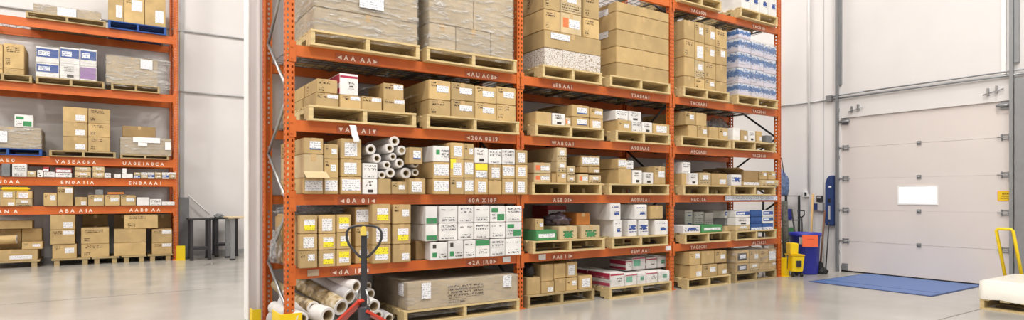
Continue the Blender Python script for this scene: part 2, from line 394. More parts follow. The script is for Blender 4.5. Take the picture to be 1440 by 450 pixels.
DESC = {'K': 'plain brown carton', 'KD': 'plain dark brown carton', 'KG': 'grey brown carton', 'KO': 'orange brown carton', 'KP': 'pale brown carton',
        'KT': 'brown carton with dark print', 'KL': 'brown carton with white label', 'KLT': 'brown carton, label at top', 'KLB': 'brown carton with big label',
        'KLL': 'brown carton, low white label', 'KLF': 'brown carton with wide label', 'KLS': 'brown carton, dark mark, label', 'KY': 'carton with white-yellow label',
        'KYG': 'carton with yellow-white label', 'KYT': 'carton with yellow top label', 'KYS': 'carton with yellow tape corner', 'KR': 'carton with orange, white labels',
        'KBL': 'brown carton with blue-edged label', 'KGR': 'pale carton with green logo', 'KBK': 'carton with dark framed label', 'KHG': 'carton with printed lower half',
        'W': 'white carton, grey print', 'WT': 'white carton, dark corner marks', 'WD': 'white carton with dark mark', 'WN': 'plain white carton', 'WG': 'white carton, green bottom panel',
        'WGT': 'white carton, green top panel', 'WGS': 'white carton, small green square', 'WGL': 'white carton with green logo', 'WGC': 'white carton, round green logo',
        'WB': 'white carton, blue print', 'WBP': 'white carton, large blue logo', 'WBB': 'white carton, wide blue panel', 'WPU': 'carton with purple panel',
        'WR': 'white carton, dark red panels', 'WTE': 'white carton, pale green panel', 'WTD': 'white carton, green barcode', 'BC': 'blue and white printed case',
        'BB': 'blue carton', 'BW': 'blue and white carton', 'GB': 'green carton, white lettering', 'PM': 'carton under mottled film', 'RB': 'red box with label', 'DG': 'dark grey box'}
PALEK = {'KGR', 'KHG', 'KR'}
def attach(o, par):
    o.location = o.location-par.location; o.parent = par
    return o
def carton_mesh(w, d, h, puff=.0):
    bm = bmesh.new(); bm_box(bm, -w/2, w/2, -d/2, d/2, 0, h)
    return bm
def carton(st, label, group, cx, cy, z, w, d, h, rz=0, name='cardboard_box', tape=True):
    board = BOARD.get(st) or ('white_board' if st[0] == 'W' else ('cardboard_pale' if st in PALEK else 'cardboard'))
    bm = carton_mesh(w, d, h)
    if name == 'cardboard_box' and board in ('white_board', 'case_blue', 'blue_board', 'green_board', 'red_board', 'grey_board', 'print_mottle'): name = {'white_board': 'white_carton', 'case_blue': 'printed_case', 'print_mottle': 'wrapped_carton'}.get(board, 'coloured_carton')
    o = obj(name, bm, board, None, (cx, cy, z), rz, bevel=min(.006, w*.03))
    tag(o, label, 'box', group)
    for q_, dc in enumerate(style_parts(st, w, d, h)):
        decal(o, d, w, h, dc[0], dc[1], dc[2], dc[3], dc[4], dc[5], dc[6] if len(dc) > 6 else 0, .0015+.0008*q_)
    if tape and st[0] in 'K' and w > .16 and h > .1:
        tw = .024
        bm = bmesh.new(); bm_box(bm, -tw, tw, -d/2-.001, d/2+.001, h-.0008, h+.0012)
        bm_box(bm, -tw, tw, -d/2-.0012, -d/2+.0005, h-min(.07, h*.3), h+.0012)
        obj('packing_tape', bm, 'packing_tape', o)
    if st[0] == 'K' and d > .25 and h > .12 and random.random() < .4:
        decal(o, d, w, h, .2, .2, .34, .8, 'ink_dark', 'printed_mark', side=1)
    return o
ORD = ['first', 'second', 'third', 'fourth', 'fifth', 'sixth', 'seventh', 'eighth', 'ninth', 'tenth', 'eleventh', 'twelfth', 'thirteenth', 'fourteenth']
TIER = {1: [''], 2: ['bottom', 'top'], 3: ['bottom', 'middle', 'top'], 4: ['bottom', 'second', 'third', 'top'], 5: ['bottom', 'second', 'third', 'fourth', 'top'], 6: ['bottom', 'second', 'third', 'fourth', 'fifth', 'top']}
def load(place, Y, base, specs, depth=.42, rows=1, pre='', jit=.6, gap=.004, word='stack'):
    """specs: (px0, px1, [tops], [styles], {opts}); tops read at the stack's left front edge"""
    n = len(specs); made = []
    for i, sp in enumerate(specs):
        px0, px1, tops, sts = sp[:4]; op = sp[4] if len(sp) > 4 else {}
        if i and 'rows' in op: op = dict(op, rows=1)
        Yf = Y+op.get('dy', 0); x0 = atY(px0, Yf)[0]+gap/2; x1 = atY(px1, Yf)[0]-gap/2; d = op.get('d', depth); rw = op.get('rows', rows if i == 0 else 1)
        z = op.get('base', base)
        sw = 'only %s' % word if n == 1 else ('leftmost %s' % word if i == 0 else ('rightmost %s' % word if i == n-1 else '%s %s' % (ORD[i], word)))
        for k, yt in enumerate(tops):
            zt = zY(px0, yt, Yf); h = max(.03, zt-z); tw = TIER[len(tops)][k]
            for r in range(rw):
                desc = DESC[sts[k]]
                if r: desc = 'rear '+desc
                lab = ' '.join(x for x in (pre, desc+',', (tw+' of' if tw else 'in'), sw+',', place) if x)
                ws = lab.split()
                if len(ws) > 16: lab = lab.replace(' with ', ' ').replace(' and ', ' ').replace(' of ', ' on ', 0).replace(' shelf ', ', ').replace('carton, ', 'carton ')
                w_ = x1-x0; jz = math.radians(R(-jit, jit)) if rw == 1 else 0
                made.append(carton(sts[k], lab, 'cartons on the '+place, (x0+x1)/2, Yf+d/2+r*(d+.006), z, w_, d-.002, h-.002, jz))
            z = zt
    if specs and len(made) and place.endswith('bay') and 'layer' in place or 'right pallet, fourth shelf middle bay' == place: LASTF.append(made[0] if 'long' in place else made[-1])
    return made
def top_of(px, py, Y): return zY(px, py, Y)

# ------------------------------------------------------------------ pallets
PH = .14
PALN = {}
def pallet(place, px0, px1, lev, Y=Yr-.05, depth=.98, wood='pallet_wood', h=PH, film_edge=False):
    x0 = atY(px0, Y)[0]; x1 = atY(px1, Y)[0]; w = x1-x0
    col = 'blue painted' if wood == 'pallet_blue' else 'wooden'
    t = thing('wooden_pallet', '%s pallet, %s' % (col, place), 'pallet', ((x0+x1)/2, Y+depth/2, lev), 0, 'pallets')
    bm = bmesh.new(); nb = 7
    for k in range(nb):
        y = -depth/2+k*(depth-.09)/(nb-1); bm_box(bm, -w/2, w/2, y, y+.09, h-.018, h)
    obj('top_deck', bm, wood, t)
    bm = bmesh.new()
    for y in (-depth/2, -.05, depth/2-.1): bm_box(bm, -w/2, w/2, y, y+.1, 0, .018)
    obj('bottom_deck', bm, wood, t)
    for k, x in enumerate((-w/2+.002, -.019, w/2-.04)):
        bm = bmesh.new()
        for (a, b) in ((-depth/2+.003, -depth/2+.17), (-.17, .17), (depth/2-.17, depth/2-.003)): bm_box(bm, x, x+.038, a, b, .0185, h-.0185)
        for (a, b) in ((-depth/2+.1701, -.1701), (.1701, depth/2-.1701)): bm_box(bm, x, x+.038, a, b, h-.06, h-.0186)
        obj('stringer', bm, wood, t)
    return lev+h

# ------------------------------------------------------------------ stretch film shells
LASTF = []
def shell(label, x0, x1, y0, y1, z0, z1, mat='stretch_film', group=None, amp=.006, seed=0):
    bm = bmesh.new(); nx = max(6, int((x1-x0)/.05)); ny = 10; nz = max(5, int((z1-z0)/.05)); r = .03
    cx, cy = (x0+x1)/2, (y0+y1)/2
    ring = []
    for i in range(nx): ring.append((x0+(x1-x0)*i/nx, y0))
    for i in range(ny): ring.append((x1, y0+(y1-y0)*i/ny))
    for i in range(nx): ring.append((x1-(x1-x0)*i/nx, y1))
    for i in range(ny): ring.append((x0, y1-(y1-y0)*i/ny))
    rows = []
    for k in range(nz+1):
        z = z0+(z1-z0)*k/nz; rr = []
        for (x, y) in ring:
            p = Vector((x*2.2+seed, y*2.2, z*7)); q = noise.noise(p)*amp
            dx = 0 if x in (x0, x1) else 0
            ox = -1 if x == x0 else (1 if x == x1 else 0); oy = -1 if y == y0 else (1 if y == y1 else 0)
            g = amp+q
            rr.append(bm.verts.new((x+ox*g, y+oy*g, z)))
        rows.append(rr)
    n = len(ring)
    for k in range(nz):
        for i in range(n):
            f = bm.faces.new((rows[k][i], rows[k][(i+1) % n], rows[k+1][(i+1) % n], rows[k+1][i])); f.smooth = True
    f = bm.faces.new(rows[-1])
    for v in bm.verts: v.co -= Vector((cx, cy, z0))
    o = obj('stretch_film', bm, mat, None, (cx, cy, z0)); tag(o, label, 'plastic film', group); LASTF.append(o)
    return o
def film_on(label, px0, px1, Y, z0, z1, depth, **kw):
    x0 = atY(px0, Y)[0]; x1 = atY(px1, Y)[0]; return shell(label, x0, x1, Y, Y+depth, z0, z1, **kw)

# ------------------------------------------------------------------ pallet racks
def text_bm(txt, size, gapw):
    """white characters laid out as flat raised letters, with an arrow head at each end"""
    bm = bmesh.new(); x = 0
    for ch in txt:
        if ch in '<>v':
            s = size*.62; y0 = 0
            if ch == '<': pts = [(x, s/2), (x+s, s), (x+s, 0)]
            elif ch == '>': pts = [(x, 0), (x, s), (x+s, s/2)]
            else: pts = [(x, s), (x+s, s), (x+s/2, 0)]
            a = [bm.verts.new((p[0], 0, p[1])) for p in pts]; b = [bm.verts.new((p[0], .002, p[1])) for p in pts]
            bm.faces.new(a); bm.faces.new(b)
            for i in range(3): bm.faces.new((a[i], a[(i+1) % 3], b[(i+1) % 3], b[i]))
            x += s+gapw; continue
        if ch == ' ': x += gapw*1.2; continue
        key = (ch, round(size, 4))
        if key not in GL:
            cu = bpy.data.curves.new('glyph', 'FONT'); cu.body = ch; cu.size = size; cu.extrude = .001; cu.offset = size*.025
            ob = bpy.data.objects.new('glyph', cu); C.objects.link(ob)
            dg = bpy.context.evaluated_depsgraph_get(); me = bpy.data.meshes.new_from_object(ob.evaluated_get(dg))
            GL[key] = ([v.co.copy() for v in me.vertices], [tuple(p.vertices) for p in me.polygons])
            bpy.data.objects.remove(ob); bpy.data.curves.remove(cu)
        vs, fs = GL[key]; mx = max([v.x for v in vs]+[0])
        nv = [bm.verts.new((v.x+x, -v.z, v.y)) for v in vs]
        for f in fs:
            try: bm.faces.new([nv[i] for i in f])
            except ValueError: pass
        x += mx+gapw
    for v in bm.verts: v.co.x -= (x-gapw)/2
    return bm, x-gapw
GL = {}
def post(bm_parent, x, y, H, w=.08, d=.07, face=1):
    """C-channel upright with two columns of teardrop holes on its aisle face"""
    bm = bmesh.new(); k_ = w/.08
    rows = [0, .03]; z = .03
    while z < H-.06: rows += [z+.024, z+.0508]; z += .0508
    def sheet(cols, holes, fn):
        g = [[bm.verts.new(fn(c, z)) for c in cols] for z in rows]
        for j in range(len(rows)-1):
            for i in range(len(cols)-1):
                if j > 0 and j % 2 == 1 and i in holes: continue
                bm.faces.new((g[j][i], g[j][i+1], g[j+1][i+1], g[j+1][i]))
    sheet([-w/2, -.028*k_, -.012*k_, .012*k_, .028*k_, w/2], (1, 3), lambda c, z: (c, 0, z))
    for sx in (-w/2, w/2): sheet([.0, .022, .046, d], (1,), lambda c, z: (sx, c, z))
    for sx in (-1, 1):
        g = [bm.verts.new(p) for p in ((sx*w/2, d, 0), (sx*(w/2-.018), d, 0), (sx*(w/2-.018), d, rows[-1]), (sx*w/2, d, rows[-1]))]; bm.faces.new(g)
    o = obj('upright_post', bm, 'rack_orange', bm_parent, (x, y, 0))
    bm = bmesh.new(); bm_box(bm, -.065, .065, -.02, .10, 0, .008); bm_tube(bm, [(-.05, .0, .008), (-.05, 0, .02)], .009, 8); bm_tube(bm, [(.05, .08, .008), (.05, .08, .02)], .009, 8)
    obj('base_plate', bm, 'rack_orange', o)
    return o
def brace(t, x, pts, mat='galvanised'):
    for a, b in zip(pts[:-1], pts[1:]):
        bm = bmesh.new(); bm_tube(bm, [(x, a[0], a[1]), (x, b[0], b[1])], .016, 8); obj('brace', bm, mat, t)
def beam(t, xa, xb, y, z, hb, front=True):
    """step beam: top z, with a connector plate at both ends"""
    bm = bmesh.new(); s = 1 if front else -1
    bm_box(bm, xa, xb, min(y, y+s*.045), max(y, y+s*.045), z-hb, z-.004)
    bm_box(bm, xa, xb, min(y, y+s*.025), max(y, y+s*.025), z-.004, z)
    o = obj('load_beam', bm, 'rack_orange', t, bevel=.0)
    for x, sg in ((xa, 1), (xb, -1)):
        bm = bmesh.new(); x2 = x-sg*.045
        ya = y-s*.005; yb = y-s*.0005
        bm_box(bm, min(x2, x+sg*.01), max(x2, x+sg*.01), min(ya, yb), max(ya, yb), z-hb-.055, z+.03)
        for kz in (-.02, -hb-.02): bm_tube(bm, [(x2+sg*.02, y-s*.004, z+kz), (x2+sg*.02, y-s*.012, z+kz)], .009, 8)
        obj('beam_connector', bm, 'rack_orange', o)
    return o
def deck(t, xa, xb, ya, yb, z, solid=False):
    bm = bmesh.new(); n = int((xb-xa)/.1)
    for i in range(n+1):
        x = xa+(xb-xa)*i/n; bm_box(bm, x-.0025, x+.0025, ya, yb, z-.006, z-.001)
    m = 8
    for j in range(m+1):
        y = ya+.003+(yb-ya-.006)*j/m; bm_box(bm, xa, xb, y-.0025, y+.0025, z-.011, z-.006)
    for i in range(6):
        x = xa+.15+(xb-xa-.3)*i/5; bm_box(bm, x-.02, x+.02, ya+.02, yb-.02, z-.03, z-.011)
    return obj('wire_deck', bm, 'wire', t)
def code(beam_o, px, z, Y, txt, size, gapw, plate=True):
    x = atY(px, Y)[0]; bm, wd = text_bm(txt, size, gapw)
    obj('location_code', bm, 'code_white', beam_o, (x, Y-.0055, z))
    if plate: boxo('code_plate', 'code_plate', beam_o, -wd/2-.02, wd/2+.02, 0, .002, -.012, size*.72+.012, loc=(x, Y-.003, z))

t = thing('pallet_rack', 'big orange pallet rack of three bays in the foreground', 'pallet rack', (0, 0, 0))
HR = 6.2
for k, x in enumerate(UX):
    post(t, x, Yr-.002, HR)
    o = post(t, x, Yr+DR+.068, HR); o.rotation_euler = (0, 0, PI)
    if k in (0, 3):
        zs = [.2, .61, 1.18, 1.70, 2.20, 2.81, 3.4, 3.95, 4.5, 5.1, 5.7]; pts = [(Yr+.05 if i % 2 == 0 else Yr+DR-.01, zz) for i, zz in enumerate(zs)]
        brace(t, x, pts, 'galvanised' if k == 0 else 'dark_steel')
    else:
        zs = [.2, .75, 1.35, 1.95, 2.55, 3.15, 3.75, 4.35, 5.0]; brace(t, x, [(Yr+.05 if i % 2 == 0 else Yr+DR-.01, zz) for i, zz in enumerate(zs)], 'dark_steel')
CODES = {('fourth', 0): ('<AA AA>', '<AU A0B>'), ('third', 0): ('vAA A1v', '<20A 0019'), ('second', 0): ('<0A 01<', '40A X10P'), ('lowest', 0): ('<dA 1R<', '<2A 1R0>'),
         ('fourth', 1): ('tEB AA1', 'T2A04A1'), ('third', 1): ('WAB 0A1', 'A901AA0'), ('second', 1): ('AEB 01>', 'A00ULA1'), ('lowest', 1): ('AAE 1 1>', '0EW AA1'),
         ('fourth', 2): ('TAC0AR1', 'TAC0041'), ('third', 2): ('AEC0A01', 'TAC0C10'), ('second', 2): ('HAC1 0A', ''), ('lowest', 2): ('TAC0C01', 'ALC0A21'), ('top', 2): ('TAC0001', 'TAC0101'), ('top', 0): ('', ''), ('top', 1): ('', '')}
CPX = {0: (503, 678), 1: (791, 900), 2: (982, 1067)}
for lev, z in LV.items():
    zz = z if lev != 'top' else z
    for k in range(3):
        hb = .1 if lev != 'top' else .09
        xa, xb = UX[k]+.04, UX[k+1]-.04
        b = beam(t, xa, xb, Yr-.002, z, hb)
        ca, cb = CODES[(lev, k)]; sz = .062
        if ca: code(b, CPX[k][0]-(0 if lev != 'lowest' else 10)*(k == 0), z-.083, Yr-.002, ca, sz, .022 if k == 0 else .014)
        if cb: code(b, CPX[k][1], z-.083, Yr-.002, cb, sz, .016 if k == 0 else .014)
        beam(t, xa, xb, Yr+DR+.068, z, hb, False)
        deck(t, xa, xb, Yr+.048, Yr+DR+.02, z+.0005)
for (px, lev) in ((712, 'lowest'), (762, 'lowest'), (939, 'lowest'), (440, 'lowest')):
    x = atY(px, Yr)[0]; boxo('paper_tag', 'paper_white' if px != 440 else 'cardboard_grey', t, -.05, .05, -.002, 0, -.03, .03, loc=(x, Yr-.006, LV[lev]-.05))

t = thing('pallet_rack', 'far orange pallet rack against the back wall, on the left', 'pallet rack', (0, 0, 0))
HL = 6.3
for x in (XLr, XLr-BL):
    o = post(t, x, YL-.002, HL, .09); o = post(t, x, YL+DR+.068-.03, HL, .09); o.rotation_euler = (0, 0, PI)
    brace(t, x, [(YL+.05 if i % 2 == 0 else YL+DR-.04, .2+i*.6) for i in range(10)], 'rack_orange')
LC = {'third': ((10, 'AE0'), (107, 'VASEA0EA'), (202, 'UA0E1A0CA')), 'second': ((12, 'N0AA'), (109, 'EN0A11A'), (204, 'ENBAAA1')), 'lowest': ((11, 'AN A'), (107, 'ABA A1A'), (204, 'AAB0 AA'))}
for lev, z in LL.items():
    xa, xb = XLr-BL+.045, XLr-.045
    b = beam(t, xa, xb, YL-.002, z, .15)
    for px, s in LC.get(lev, ()): code(b, px, z-.118, YL-.002, s, .085, .03, False)
    beam(t, xa, xb, YL+DR+.035, z, .15, False)
    deck(t, xa, xb, YL+.048, YL+DR-.01, z+.0005)

exec_parts = True
# ================================================================== LOADS, BIG RACK, NEAR BAY
N4 = 'fourth shelf near bay'
b = pallet('left on the fourth shelf of the near bay', 437, 590.5, LV['fourth'], Yr-.09, .98)
Y = Yr-.07
load('left pallet, '+N4, Y, b, [(441, 587.5, [8, -50, -104], ['KG', 'KG', 'KG'])], depth=.92, jit=0, word='load')
film_on('cloudy stretch film around the left load, '+N4, 441, 587.5, Y, b-.05, zY(441, -104, Y)+.004, .92, group='stretch film')
zz_ = zY(441, 8, Y)
o = boxo('shipping_label', 'label_print', None, -.12, .12, 0, .002, -.07, .07, loc=(atY(522, Y)[0], Y-.016, zY(522, 3, Y))); attach(o, LASTF[-1])
b = pallet('right on the fourth shelf of the near bay', 600, 727, LV['fourth'], Yr-.09, .98)
Y = Yr-.07
load('right pallet, '+N4, Y, b, [(603, 641, [31], ['KG']), (641, 690, [37], ['KG']), (690, 721.5, [45], ['KG'])], depth=.9, jit=0)
zt = zY(603, 31, Y)
load('upper right pallet, '+N4, Y, zt, [(603, 666, [-58], ['KG']), (666, 721.5, [-42], ['KG'])], depth=.9, jit=0)
film_on('cloudy stretch film around the right load, '+N4, 603, 721.5, Y, b-.05, zY(603, -58, Y)+.01, .9, group='stretch film', seed=5)

N3 = 'third shelf near bay'
b = pallet('left on the third shelf of the near bay', 434.5, 585.5, LV['third'], Yr-.06, .98)
Y = Yr-.02
load('left pallet, '+N3, Y, b, [(443.5, 477, [129.5], ['KLT']), (477.6, 507.8, [132.5], ['KLT']), (508.6, 537.5, [134.5], ['KLT']), (538.7, 570, [137], ['KLT'])], depth=.42, rows=2, word='column')
zt = zY(443.5, 129.5, Y)+.004
load('upper left pallet, '+N3, Y+.02, zt, [(445, 475, [109.6], ['KT'], {'rows': 2}), (477.5, 504, [102], ['WR']), (538.5, 568, [115.7], ['KLT'], {'rows': 1, 'base': zt-.012})], depth=.4, word='column')
bm = bmesh.new()
g = [[bm.verts.new((i*.09+noise.noise(Vector((i*.8, j*.8, 3)))*.03, j*.1, .05+.07*abs(noise.noise(Vector((i*.9, j*.9, 1))))+.05*math.sin(i*.9))) for j in range(7)] for i in range(8)]
for i in range(7):
    for j in range(6): bm.faces.new((g[i][j], g[i+1][j], g[i+1][j+1], g[i][j+1])).smooth = True
o = obj('plastic_sheet', bm, 'crumpled_plastic', None, (atY(505, Y+.1)[0], Y+.1, zt+.02)); tag(o, 'clear crumpled plastic sheet over cartons, left pallet, '+N3, 'plastic sheet')
b = pallet('right on the third shelf of the near bay', 600, 730.5, LV['third'], Yr-.08, .98)
Y = Yr-.05
load('right pallet, '+N3, Y, b, [(602.8, 634, [139, 111], ['KT', 'KLS']), (634.4, 667.4, [140, 115], ['KLS', 'KLS']), (667.8, 698, [143.5, 120], ['KLS', 'KLS']), (698.3, 725.5, [146, 121], ['KT', 'KLS'])], depth=.43, rows=2)

# second shelf, cartons straight on the deck
N2 = 'second shelf near bay'; B2 = LV['second']+.001; Y = Yr-.06
LH = load('left half, '+N2, Y, B2, [(427, 455, [250, 216, 193], ['KLF', 'KP', 'KBL'], {'rows': 2}), (456, 476, [250, 223, 202], ['KLF', 'KL', 'KL']), (479, 508.5, [248, 223, 194], ['KLF', 'KLB', 'KLB']), (510, 531, [251, 229], ['WD', 'W']), (532, 550, [251], ['K']), (550.5, 573, [255], ['KL'])], depth=.43, jit=.3)
Yq = Yr-.1
load('right half, '+N2, Yq, B2, [(575, 598.5, [250.5], ['KLB']), (609, 632.6, [251, 227, 204.5], ['KLF', 'KLF', 'WGC'], {'d': .6}), (633.5, 652.5, [250, 223, 200], ['KL', 'KYS', 'KLB']), (653, 666.5, [250, 224.5, 201.5], ['KLF', 'KLF', 'KL']),
     (667.5, 686.3, [250.5, 229, 207.5], ['KLB', 'KYT', 'WD']), (687, 705.7, [253, 230.5, 210], ['K', 'KLB', 'W']), (706.3, 724.3, [251, 231, 209], ['KLB', 'KLF', 'W']), (725, 742, [250.5, 231, 210.5], ['KLB', 'KLB', 'KLB'])], depth=.42, jit=.25, gap=.003)
load('white stack row, '+N2, Yq, B2, [(575.5, 594.5, [206.5], ['KBL'], {'base': zY(575, 230, Yq)})], depth=.3)
# support carton under that labelled one
load('behind the rolls, '+N2, Yq+.02, zY(575, 250.5, Yq)+.001, [(584, 599.5, [231], ['KD'], {'d': .3, 'dy': .28})], depth=.3)
bm = bmesh.new(); x0 = atY(427, Y)[0]; w = atY(456, Y)[0]-x0; z0 = zY(427, 241, Y)
M4 = Matrix.Translation((0, -.0, 0)) @ Matrix.Rotation(math.radians(28), 4, 'X')
bm_box(bm, 0, w+.02, -.13, 0, -.002, .002, mat=M4)
o = obj('carton_flap', bm, 'cardboard_pale', None, (x0-.005, Y-.004, z0)); attach(o, LH[1])

# rolls
def roll(label, pa, Ya, pb, Yb, r, mat='vinyl_white', core=.42, group='vinyl rolls', plug=False, dz=0):
    xa = atY(pa[0], Ya)[0]; za = zY(pa[0], pa[1], Ya); xb = atY(pb[0], Yb)[0]; zb = zY(pb[0], pb[1], Yb)
    A = Vector((xa, Ya, za+dz)); B = Vector((xb, Yb, zb+dz)); d = (B-A); Lh = d.length; d.normalize()
    bm = bmesh.new(); seg = 24; ri = r*core
    up = Vector((0, 0, 1)); a = d.cross(up).normalized(); bb = a.cross(d)
    def ring(p, rr): return [bm.verts.new(p+(a*math.cos(t*2*PI/seg)+bb*math.sin(t*2*PI/seg))*rr) for t in range(seg)]
    O = Vector((0, 0, 0)); E_ = B-A
    R_ = [ring(O+d*.006, r), ring(O, r-.004), ring(O, ri+.006), ring(O+d*.003, ri), ring(E_-d*.003, ri), ring(E_, ri+.006), ring(E_, r-.004), ring(E_-d*.006, r)]
    for k in range(8):
        p, q = R_[k], R_[(k+1) % 8]
        for t in range(seg):
            f = bm.faces.new((p[t], p[(t+1) % seg], q[(t+1) % seg], q[t])); f.smooth = k in (3, 7)
            f.material_index = 1 if k in (2, 3, 4) else (0 if k == 7 else 2)
    o = obj('vinyl_roll', bm, [mat, 'paper_core', 'vinyl_white'], None, A); tag(o, label, 'roll', group)
    if plug:
        bm = bmesh.new(); bm_tube(bm, [d*.01, d*.03], ri*.98, 20); obj('core_plug', bm, 'paper_core', o)
    return o
Ya = Yr-.02; Yb = Yr+.8
RS = [(571, 243.5, .055, 'bottom right'), (549, 243, .048, 'bottom middle'), (537, 246, .04, 'bottom left'), (562, 229.5, .047, 'middle right'), (544, 232, .04, 'middle left of the fourth row'),
      (552.5, 220.5, .038, 'small upper middle'), (530, 222.7, .045, 'upper left'), (565, 211.5, .046, 'upper right with plugged end'), (548, 208.5, .046, 'upper middle'), (555, 198.5, .05, 'topmost'),
      (584, 242.5, .038, 'small lower far right'), (584, 230.5, .036, 'small upper far right'), (521.5, 210, .05, 'leftmost behind the tall cartons')]
for k, (x, y, r, w_) in enumerate(RS):
    dep = Yr+.02 if k == 12 else Ya
    roll('%s white vinyl roll in the heap, %s' % (w_, N2), (x, y), dep, (x-36 if x > 525 else x-20, 277-(277-y)*.90), Yb-.02, r, plug=(k == 7))

# lowest shelf
N1 = 'lowest shelf near bay'; B1 = LV['lowest']+.001; Y = Yr-.06
load('left half, '+N1, Y, B1, [(420.8, 446.6, [352.7, 329, 303.3], ['KL', 'KLB', 'KY'], {'rows': 2}), (448, 472, [351.7, 328.7, 302.5], ['KY', 'KY', 'KLB']), (473.5, 494, [350.7, 327, 302], ['KYG', 'KY', 'KYG']),
     (499.5, 521.5, [346.5, 317.5, 291], ['KY', 'KL', 'KLF'], {'dy': .1}), (523.3, 549.8, [344.7, 315.3, 286.7], ['KYG', 'KLB', 'KY']), (552.3, 578, [344, 315.3, 287.3], ['KLL', 'KY', 'KL'])], depth=.42, jit=.3)
Yq = Yr-.08
load('right half low row, '+N1, Yq, B1, [(605, 629.5, [341], ['WGL']), (630, 652, [338.5], ['WGL']), (652.6, 668.6, [338], ['WT']), (669, 689, [337], ['WGT']), (689.5, 710.5, [336], ['W']), (711, 733.6, [335.5], ['WT'])], depth=.4, jit=.2, word='place', gap=.003)
load('right half, '+N1, Yq, zY(605, 341, Yq)+.012, [(598.5, 615.5, [316, 290], ['WG', 'WG'], {'d': .55}), (617.6, 643.4, [314, 289.6], ['W', 'WT']), (644.2, 666.3, [313.6, 289.6], ['WT', 'W']), (667, 688.8, [313.2, 289.2], ['W', 'WT']),
     (689.4, 711, [312.6, 289.4], ['WT', 'WGS']), (711.6, 734, [312, 289.6], ['WGS', 'W'])], depth=.4, jit=.2, gap=.003)
x0 = atY(585, Yr+.05)[0]; x1 = atY(604, Yr+.05)[0]
carton('KD', 'dark brown carton propping the left white cartons, '+N1, None, (x0+x1)/2, Yr+.22, B1, x1-x0, .34, zY(605, 341, Yq)+.010-B1)
carton('KD', 'squat dark brown carton at far left side, '+N1, None, 1.66, Yr+.62, B1, .5, .3, .45)

# crumpled film above left cartons
def crumple(label, c, sx, sy, sz, mat='crumpled_plastic', name='plastic_bundle', cat='plastic bundle', k=3.0, amp=.35, flat=True):
    bm = bmesh.new(); bmesh.ops.create_icosphere(bm, subdivisions=4, radius=1)
    for v in bm.verts:
        q = noise.fractal(v.co*k+Vector(c), 1.0, 2.0, 3); v.co *= 1+amp*q
        if flat and v.co.z < -.55: v.co.z = -.55
        v.co = Vector((v.co.x*sx, v.co.y*sy, (v.co.z+.55)*sz))
    for f in bm.faces: f.smooth = True
    o = obj(name, bm, mat, None, c); return tag(o, label, cat)
crumple('crumpled clear plastic on the left cartons, '+N1, (1.62, Yr+.3, zY(421, 303, Yr-.06)+.003), .28, .2, .07)
crumple('bundle of clear plastic behind the front post, '+N1, (1.40, Yr+.62, B1), .07, .15, .2)
# white film strip hanging off the third shelf beam
bm = bmesh.new(); n_ = 10; vs = []
xs0 = atY(497, Yr-.1)[0]
for i in range(n_+1):
    f_ = i/n_; z_ = zY(497, 176, Yr-.1)*(1-f_)+zY(497, 200, Yr-.1)*f_
    for s in (-.03, .03): vs.append(bm.verts.new((xs0+s+.03*f_+.002*math.sin(i*1.7), Yr-.075-.004*math.sin(i*1.1+s*20)-.03*f_, z_)))
for i in range(n_): bm.faces.new((vs[2*i], vs[2*i+1], vs[2*i+3], vs[2*i+2])).smooth = True
o = obj('plastic_strip', bm, 'paper_white'); tag(o, 'white plastic strip hanging over the beam, third shelf near bay', 'plastic strip')
o.modifiers.new('s', 'SOLIDIFY').thickness = .003

# floor level
NF = 'floor level near bay'
px0, px1 = 570, 733; Yp = Yr-.1
b = pallet('under the long wrapped crate, floor level near bay', 568, 731, 0, Yp, .98, 'pallet_wood')
Y = Yr-.08
x0 = atY(573, Y)[0]; x1 = atY(728, Y)[0]; zt = zY(573, 399, Y)
o = carton('KG', 'long grey brown crate carton with white tags, '+NF, None, (x0+x1)/2, Y+.45, b, x1-x0, .9, zt-b, tape=False, name='long_carton')
W_ = x1-x0; H_ = zt-b
decal(o, .9, W_, H_, .115, .38, .19, .97, 'label_print', lift=.012); decal(o, .9, W_, H_, .85, .52, .93, 1.0, 'label_print', lift=.012)
decal(o, .9, W_, H_, .78, .5, .9, .95, 'label_print', side=1, lift=.012); decal(o, .9, W_, H_, .34, .3, .66, .8, 'ink_dark', 'printed_mark', lift=.003)
decal(o, .9, W_, H_, .345, .12, .5, .24, 'ink_dark', 'printed_mark', lift=.003)
shell('clear stretch film around the long crate, '+NF, x0, x1, Y, Y+.9, .07, zt+.005, mat='stretch_film_thin', group='stretch film', amp=.004, seed=3)
FR = [((501, 403), 5.56, (418, 388), 6.25, .062, 'vinyl_white', 'top white'), ((492, 417.5), 5.56, (415, 377), 6.3, .075, 'vinyl_grey', 'second grey'),
      ((480, 432), 5.5, (412, 392), 6.2, .08, 'roll_pattern', 'brown patterned'), ((461, 444), 5.45, (400, 424), 6.1, .078, 'vinyl_white', 'front white'),
      ((441, 433), 5.6, (400, 415), 6.2, .06, 'roll_pattern', 'short patterned'), ((518, 402.5), 5.75, (450, 384), 6.4, .045, 'vinyl_white', 'small top right'),
      ((521, 413.5), 5.68, (460, 394), 6.4, .055, 'vinyl_white', 'right upper'), ((526, 431), 5.5, (470, 405), 6.3, .068, 'vinyl_white', 'right middle'),
      ((532, 443.5), 5.6, (490, 418), 6.35, .05, 'vinyl_grey', 'right lower inner'), ((547, 448), 5.6, (500, 424), 6.35, .052, 'vinyl_grey', 'right lower outer'),
      ((425, 449), 5.5, (385, 432), 6.1, .06, 'vinyl_white', 'lower left'), ((404, 413), 5.95, (388, 400), 6.4, .05, 'paper_core', 'upright brown end')]
for pa, Y_a, pb, Y_b, r, m, w_ in FR:
    roll('%s vinyl roll lying under the rack, near bay' % w_, pa, Y_a, pb, Y_b, r, m, core=.58 if r > .05 else .5)
